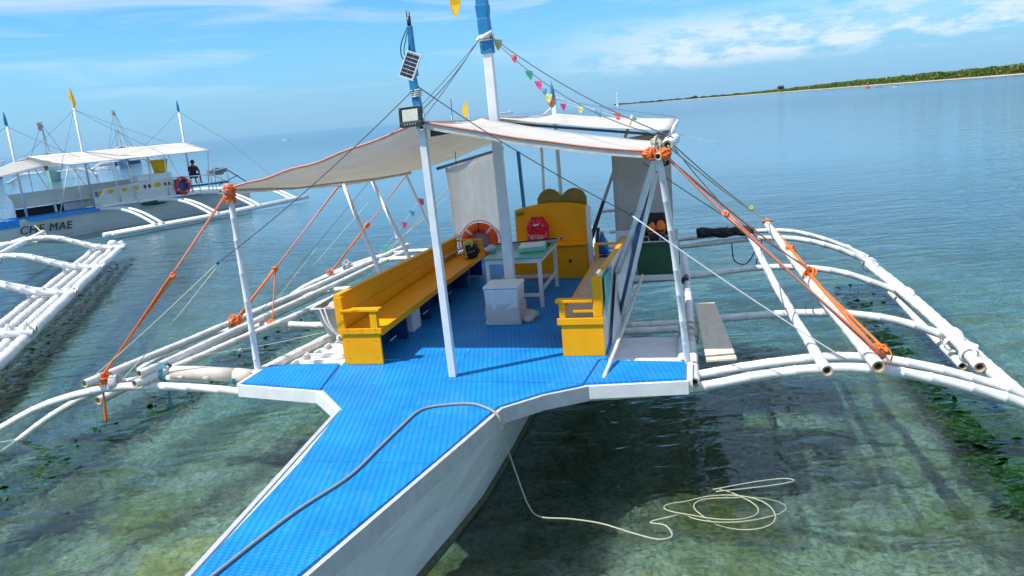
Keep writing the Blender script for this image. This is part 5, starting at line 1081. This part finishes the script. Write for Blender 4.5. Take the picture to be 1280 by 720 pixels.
for y, mt, a in ((2.2, YFL, .16), (2.75, YFL, .16), (3.45, YFL, .14), (4.05, YFL, .17), (4.55, MAROON, .08), (4.80, MAROON, .08), (5.25, YFL, .20), (5.68, MAROON, .07), (5.90, MAROON, .07)):
    m = MB(); n = 14; vs = [(.962, y+math.cos(2*math.pi*k/n)*a, 1.80+math.sin(2*math.pi*k/n)*a*(.62 if a > .1 else 1.25)) for k in range(n)]; m.wall(vs, (.012, 0, 0)); o = build('painted_oval', m, mt, cab, fr=F2)
m = MB(); m.wall([(.964, 1.95, 1.62), (.964, 2.12, 1.62), (.964, 2.12, 1.88), (.964, 1.95, 1.88)], (.01, 0, 0)); build('blue_sticker', m, BLUEP, cab, fr=F2)
build('doorway_shade_box', MB().box(.80, .97, 6.25, 6.9, 1.12, 1.95), NAVY, b2, fr=F2)  # solid navy box, the doorway's shade put into its colour
for y in (6.95, 7.7, 8.5): pole2([(.93, y, 1.1), (.93, y, 1.95)], .03, name='rail_post')
pole2([(.93, 6.2, 2.05), (.93, 8.6, 1.95)], .03, name='rail'); pole2([(.93, 6.9, 1.5), (.93, 9.6, 1.45)], .05, NAVY, 'rail'); pole2([(.93, 8.4, 2.0), (.93, 10.4, 1.1)], .03, name='rail')
# rope clutter on the gunwale
m = MB(); m.tube(spline([(.98, 2.1, 1.12), (1.02, 3.0, 1.16), (1.0, 4.2, 1.11), (1.03, 6, 1.12), (1.0, 8, 1.08), (.95, 10, 1.05)]), .07, 7)
for k in range(5): m.ball((1.0, 2.9+.35*k, 1.18), (.1, .16, .07), k, .5, 8, 5)
build('gunwale_rail', m, W_, b2, fr=F2, smooth=True)
m = MB(); m.ball((.92, 5.0, .95), (.1, .8, .10), 2, .5, 12, 6); build('green_net', m, GREEN, b2, fr=F2, smooth=True)
def beams2(ys, fx, zt, fr, par, r=.07, sp=.35, hx=.8):
    for y in ys:
        for k in (0, 1):
            yy = y+k*sp; m = MB(); m.tube(spline([(-fx, yy, .28), (-fx*.72, yy, zt*.93), (-hx, yy, zt), (hx, yy, zt), (fx*.5, yy, zt*1.0), (fx*.75, yy, zt*.78), (fx+.15, yy, .30)], 5), r, 8); build('crossbeam', m, BAM, par, fr=fr, smooth=True)
beams2((2.1, 5.1, 7.7, 10.2), 4.85, 1.02, F2, b2)
for fx in (4.7, -4.7, 4.95):
    m = MB(); m.tube([(fx, -.2+abs(fx)-4.7, .22), (fx, 5, .20), (fx, 11.4, .30)], .13 if abs(fx) < 4.9 else .10, 9); build('float_pole', m, BAM, b2, fr=F2, smooth=True)
for a, b in (((0, 2.35, 5.7), (1.7, .3, 3.25)), ((0, 2.35, 5.7), (0, -.3, 3.75)), ((0, 2.35, 5.7), (1.7, 5.5, 3.25)), ((0, 2.35, 5.7), (0, 7.0, 3.8)), ((0, 7.9, 5.4), (0, 5.6, 3.8)), ((0, 7.9, 5.4), (.3, 10.4, 3.7)), ((0, -.75, 5.1), (1.0, 1.6, 3.5)), ((0, -.75, 5.1), (-.4, -3.5, 3.4)), ((.3, 10.4, 3.7), (4.7, 11, .4))):
    pole2(sagline(a, b, .05, 6), .007, CABLE, 'stay_rope')
t = thing('bucket', 'large yellow bucket on top of the grey boat cabin', 'bucket', (.45, 5.9, 2.37), F2); m = MB(); m.revolve([(.30, 2.37), (.42, 2.98), (.45, 2.99), (.45, 3.02), (.40, 3.02), (.28, 2.42)], (.45, 5.9, 0), n=18); build('bucket_body', m, YFL, t, fr=F2, smooth=False); m = MB(); m.tube([V((.45, 5.9, 2.98))+V((math.cos(a)*.44, 0, -abs(math.sin(a))*.2)) for a in [math.pi*k/8 for k in range(9)]], .012, 5); build('handle', m, CABLE, t, fr=F2)
t = thing('lifebuoy', 'crimson lifebuoy hung on the side of the grey boat', 'lifebuoy', (1.05, 6.6, 1.2), F2); m = MB(); m.tube([(1.06, 6.6+.36*math.cos(a), 1.60+.38*math.sin(a)) for a in [2*math.pi*k/28 for k in range(28)]], .10, 9, closed=True); build('ring', m, REDB, t, fr=F2, smooth=True)
for a0 in (20, 110, 200, 290): m = MB(); m.tube([(1.06, 6.6+.36*math.cos(R_(a0+k*6)), 1.60+.38*math.sin(R_(a0+k*6))) for k in range(3)], .105, 9); build('pale_band', m, PINKC, t, fr=F2, smooth=True)
person('person in a black shirt sitting with back turned at the stern of the grey boat', F2, (.25, 7.95, 1.98), SIT, BLKC, facing=R_(30), scale=1.05)
t = thing('long_tail_engine', 'dark engine with steering gear mounted on the stern of the grey boat', 'engine', (.1, 9.8, 1.09), F2)
m = MB(); m.box(-.25, .25, 9.3, 9.9, 1.85, 2.12); m.box(-.12, .12, 9.9, 10.3, 1.95, 2.2); m.ball((0, 9.6, 2.15), (.2, .2, .12), 2, .3, 8, 6); build('engine_block', m, GUNM, t, fr=F2)
m = MB()
for (a, b) in (((-.3, 9.2, 1.09), (-.3, 9.25, 2.2)), ((.3, 9.2, 1.09), (.3, 9.25, 2.2)), ((-.3, 10.1, 1.09), (-.3, 10.1, 2.2)), ((.3, 10.1, 1.09), (.3, 10.1, 2.2)), ((.3, 9.2, 1.5), (.3, 10.1, 1.5)), ((.3, 9.25, 2.1), (.3, 10.2, 2.2))): m.tube([a, b], .03, 6)
build('engine_frame', m, SOLF, t, fr=F2); m = MB(); m.tube([(.3, 9.4, 1.3), (.3, 10.8, 1.7)], .025, 6); m.tube([(0, 10.3, 2.1), (0, 11.9, 1.0)], .03, 6); build('tiller', m, BLK, t, fr=F2)

# ------------------------------------------------------------------ third boat, only its outrigger reaches into the picture
F3 = Frame(-13.2-5.5*math.cos(R_(18)), 26.3-5.5*math.sin(R_(18)), R_(18))
b3 = thing('outrigger_boat', 'boat at the left edge of which only the white bamboo outrigger shows', 'boat', (0, -4, 0), F3)
build('hull', hull_mb([(-17, 0, .06, .04, 1.2), (-15, 0, .45, .3, 1.1), (-11, 0, .8, .6, 1), (-4, 0, .85, .65, 1), (0, 0, .7, .5, 1), (3, 0, .25, .12, 1)]), HULLW, b3, fr=F3)
build('deck', MB().prism([(-.4, -15), (.4, -15), (.8, -11), (.85, -4), (.6, 1), (-.6, 1), (-.85, -4), (-.8, -11)], 1.005, 1.06), W_, b3, fr=F3)
for i, x in enumerate((4.55, 4.86, 5.17, 5.45)):
    build('float_pole', bamboo_mb([(x, -17.5, .36), (x+.02, -8, .40+.02*i), (x, .25+.12*i, .44)], .13 if i == 3 else .105, seed=50+i, wob=.01), [BAM, BAMRAW, BLK], b3, fr=F3, smooth=True)
for i, y in enumerate((-.35, -4.5, -8.4, -12.5)):
    for k in (0, 1, 2):
        yy = y+k*.26-.2
        if k < 2: P = [(2.0, yy, .98), (2.8, yy, 1.13), (3.6, yy, 1.08), (4.3, yy, .82), (4.9, yy, .60), (5.62, yy, .50)]; build('crossbeam', bamboo_mb(P, .085, seed=60+i*3+k), [BAM, BAMRAW, BLK], b3, fr=F3, smooth=True)
    P = [(-5.2, y, .35), (-3.5, y, .98), (-.8, y, 1.1), (.8, y, 1.1), (2.4, y, 1.05), (3.1, y, 1.0)]; build('crossbeam', bamboo_mb(P, .095, seed=90+i), [BAM, BAMRAW, BLK], b3, fr=F3, smooth=True)
    m = MB()
    for k in range(4): build('rope_lashing', lash_mb((4.58+.29*k, y+.02, .60), (1, .1, -.05), .10, 4, .016, .007, k), WROPE, b3, fr=F3, smooth=True)
build('long_pole', bamboo_mb([(2.9, -16, 1.12), (2.85, -3, 1.10), (2.75, 2.1, 1.08)], .10, seed=71), [BAM, BAMRAW, BLK], b3, fr=F3, smooth=True)
build('long_pole', bamboo_mb([(2.2, -16, 1.12), (2.25, -3, 1.08), (2.35, 1.2, 1.02)], .09, seed=72), [BAM, BAMRAW, BLK], b3, fr=F3, smooth=True)
m = MB(); m.ball((5.15, .35, .60), (.14, .14, .11), 2, .2); m.ball((5.4, .45, .55), (.12, .12, .09), 3, .2); build('end_float', m, W_, b3, fr=F3, smooth=True)
weedy(F3, b3, [(5.45, -17, -.08), (5.5, -8, -.08), (5.45, .2, -.08)], .24, 3, 6000)
m = MB(); m.tube(sagline((2.35, 2.9, 1.3), (3.0, 1.4, 1.05), .05), .02, 5); build('yellow_rope', m, PYEL, b3, fr=F3)

# ------------------------------------------------------------------ boats moored far behind
def far_boat(x, y, ang, label, hull, canopy, mastz, flagc, L_=12, hw=3.6, group='boats moored far behind the grey boat'):
    fr = Frame(x, y, ang); t = thing('outrigger_boat', label, 'boat', (0, 0, 0), fr, group)
    k = L_/2
    build('hull', hull_mb([(-k, 0, .08, .05, 1.7), (-k*.8, 0, .55, .3, 1.4), (-k*.3, 0, 1.0, .7, 1.2), (k*.5, 0, .95, .7, 1.2), (k, 0, .4, .2, 1.3)]), hull, t, fr=fr)
    build('cabin', MB().box(-.8, .8, -k*.3, k*.6, 1.21, 1.9), W_, t, fr=fr)
    m = MB(); m.add([(-hw*.62, -k*.5, 3.1), (0, -k*.45, 3.9), (hw*.62, -k*.5, 3.1), (-hw*.62, k*.6, 3.1), (0, k*.6, 3.9), (hw*.62, k*.6, 3.1)], [(0, 1, 4, 3), (1, 2, 5, 4)]); build('canopy_sheet', m, canopy, t, fr=fr, solid=.04)
    for yy in (-k*.45, .2, k*.55):
        for s in (-1, 1): m = MB(); m.tube([(s*.9, yy, 1.2), (s*hw*.6, yy, 3.1)], .05, 5); build('post', m, W_, t, fr=fr)
    m = MB(); m.tube([(0, -k*.3, 1.2), (0, -k*.3, mastz)], .09, 6); build('mast', m, W_, t, fr=fr)
    for s in (-1, 1):
        m = MB(); m.tube([(s*hw*1.5, -k*.75, .35), (s*hw*1.5, k*.8, .2)], .16, 6); build('float_pole', m, W_, t, fr=fr)
        for yy in (-k*.5, k*.1, k*.6): m = MB(); m.tube([(0, yy, 1.25), (s*hw, yy, 1.25), (s*hw*1.5, yy, .3)], .09, 5); build('crossbeam', m, W_, t, fr=fr)
        m = MB(); m.tube([(0, -k*.3, mastz), (s*hw*.6, -k*.5, 3.2)], .03, 4); m.tube([(0, -k*.3, mastz), (0, k*.6*s, 3.9)], .03, 4); build('stay_rope', m, CABLE, t, fr=fr)
    if flagc:
        m = MB(); m.wall([(-.55, -k*.3, mastz+.1), (-.5, -k*.3, mastz-.8), (-.1, -k*.3, mastz-1.0), (.15, -k*.3, mastz-.5), (.1, -k*.3, mastz+.25)], (0, .1, 0)); build('flag_cloth', m, flagc, t, fr=fr)
    return t, fr
t, fr = far_boat(-64, 112, R_(27), 'teal grey boat with grey canopy and orange flag at far left', TEALH, GCLOTH, 7.9, PINKC, 14)
person('person standing by the cabin of the far teal boat', fr, (.2, -1.0, 2.6), SIT, NAVY, group='people on the far teal boat')
person('person sitting forward on the far teal boat', fr, (-.5, -3.2, 1.7), SIT, MAROON, facing=R_(180), group='people on the far teal boat')
far_boat(-72, 150, R_(30), 'second distant boat left of the grey boat seen under its canopy', NAVY, GCLOTH, 7, None, 12)
far_boat(-83, 175, R_(8), 'distant boat with dark roof and orange flag behind the grey boat canopy', NAVY, PURPLE, 11.5, PINKC, 17)
far_boat(-98, 150, R_(15), 'distant dark boat touching the left picture edge', NAVY, GCLOTH, 7.5, None, 13)
def canoe(px_az, d, label, mat=W_): small_skiff(px_az, d, R_(75), label, 5.5, mat, 'small canoes on the water behind the grey boat')
canoe(-26.6, 165, 'white canoe drifting right of the distant boats'); canoe(-27.9, 175, 'small white canoe just left of the drifting canoe'); canoe(-15.0, 420, 'tiny white speck of a boat off the grey boat stern')
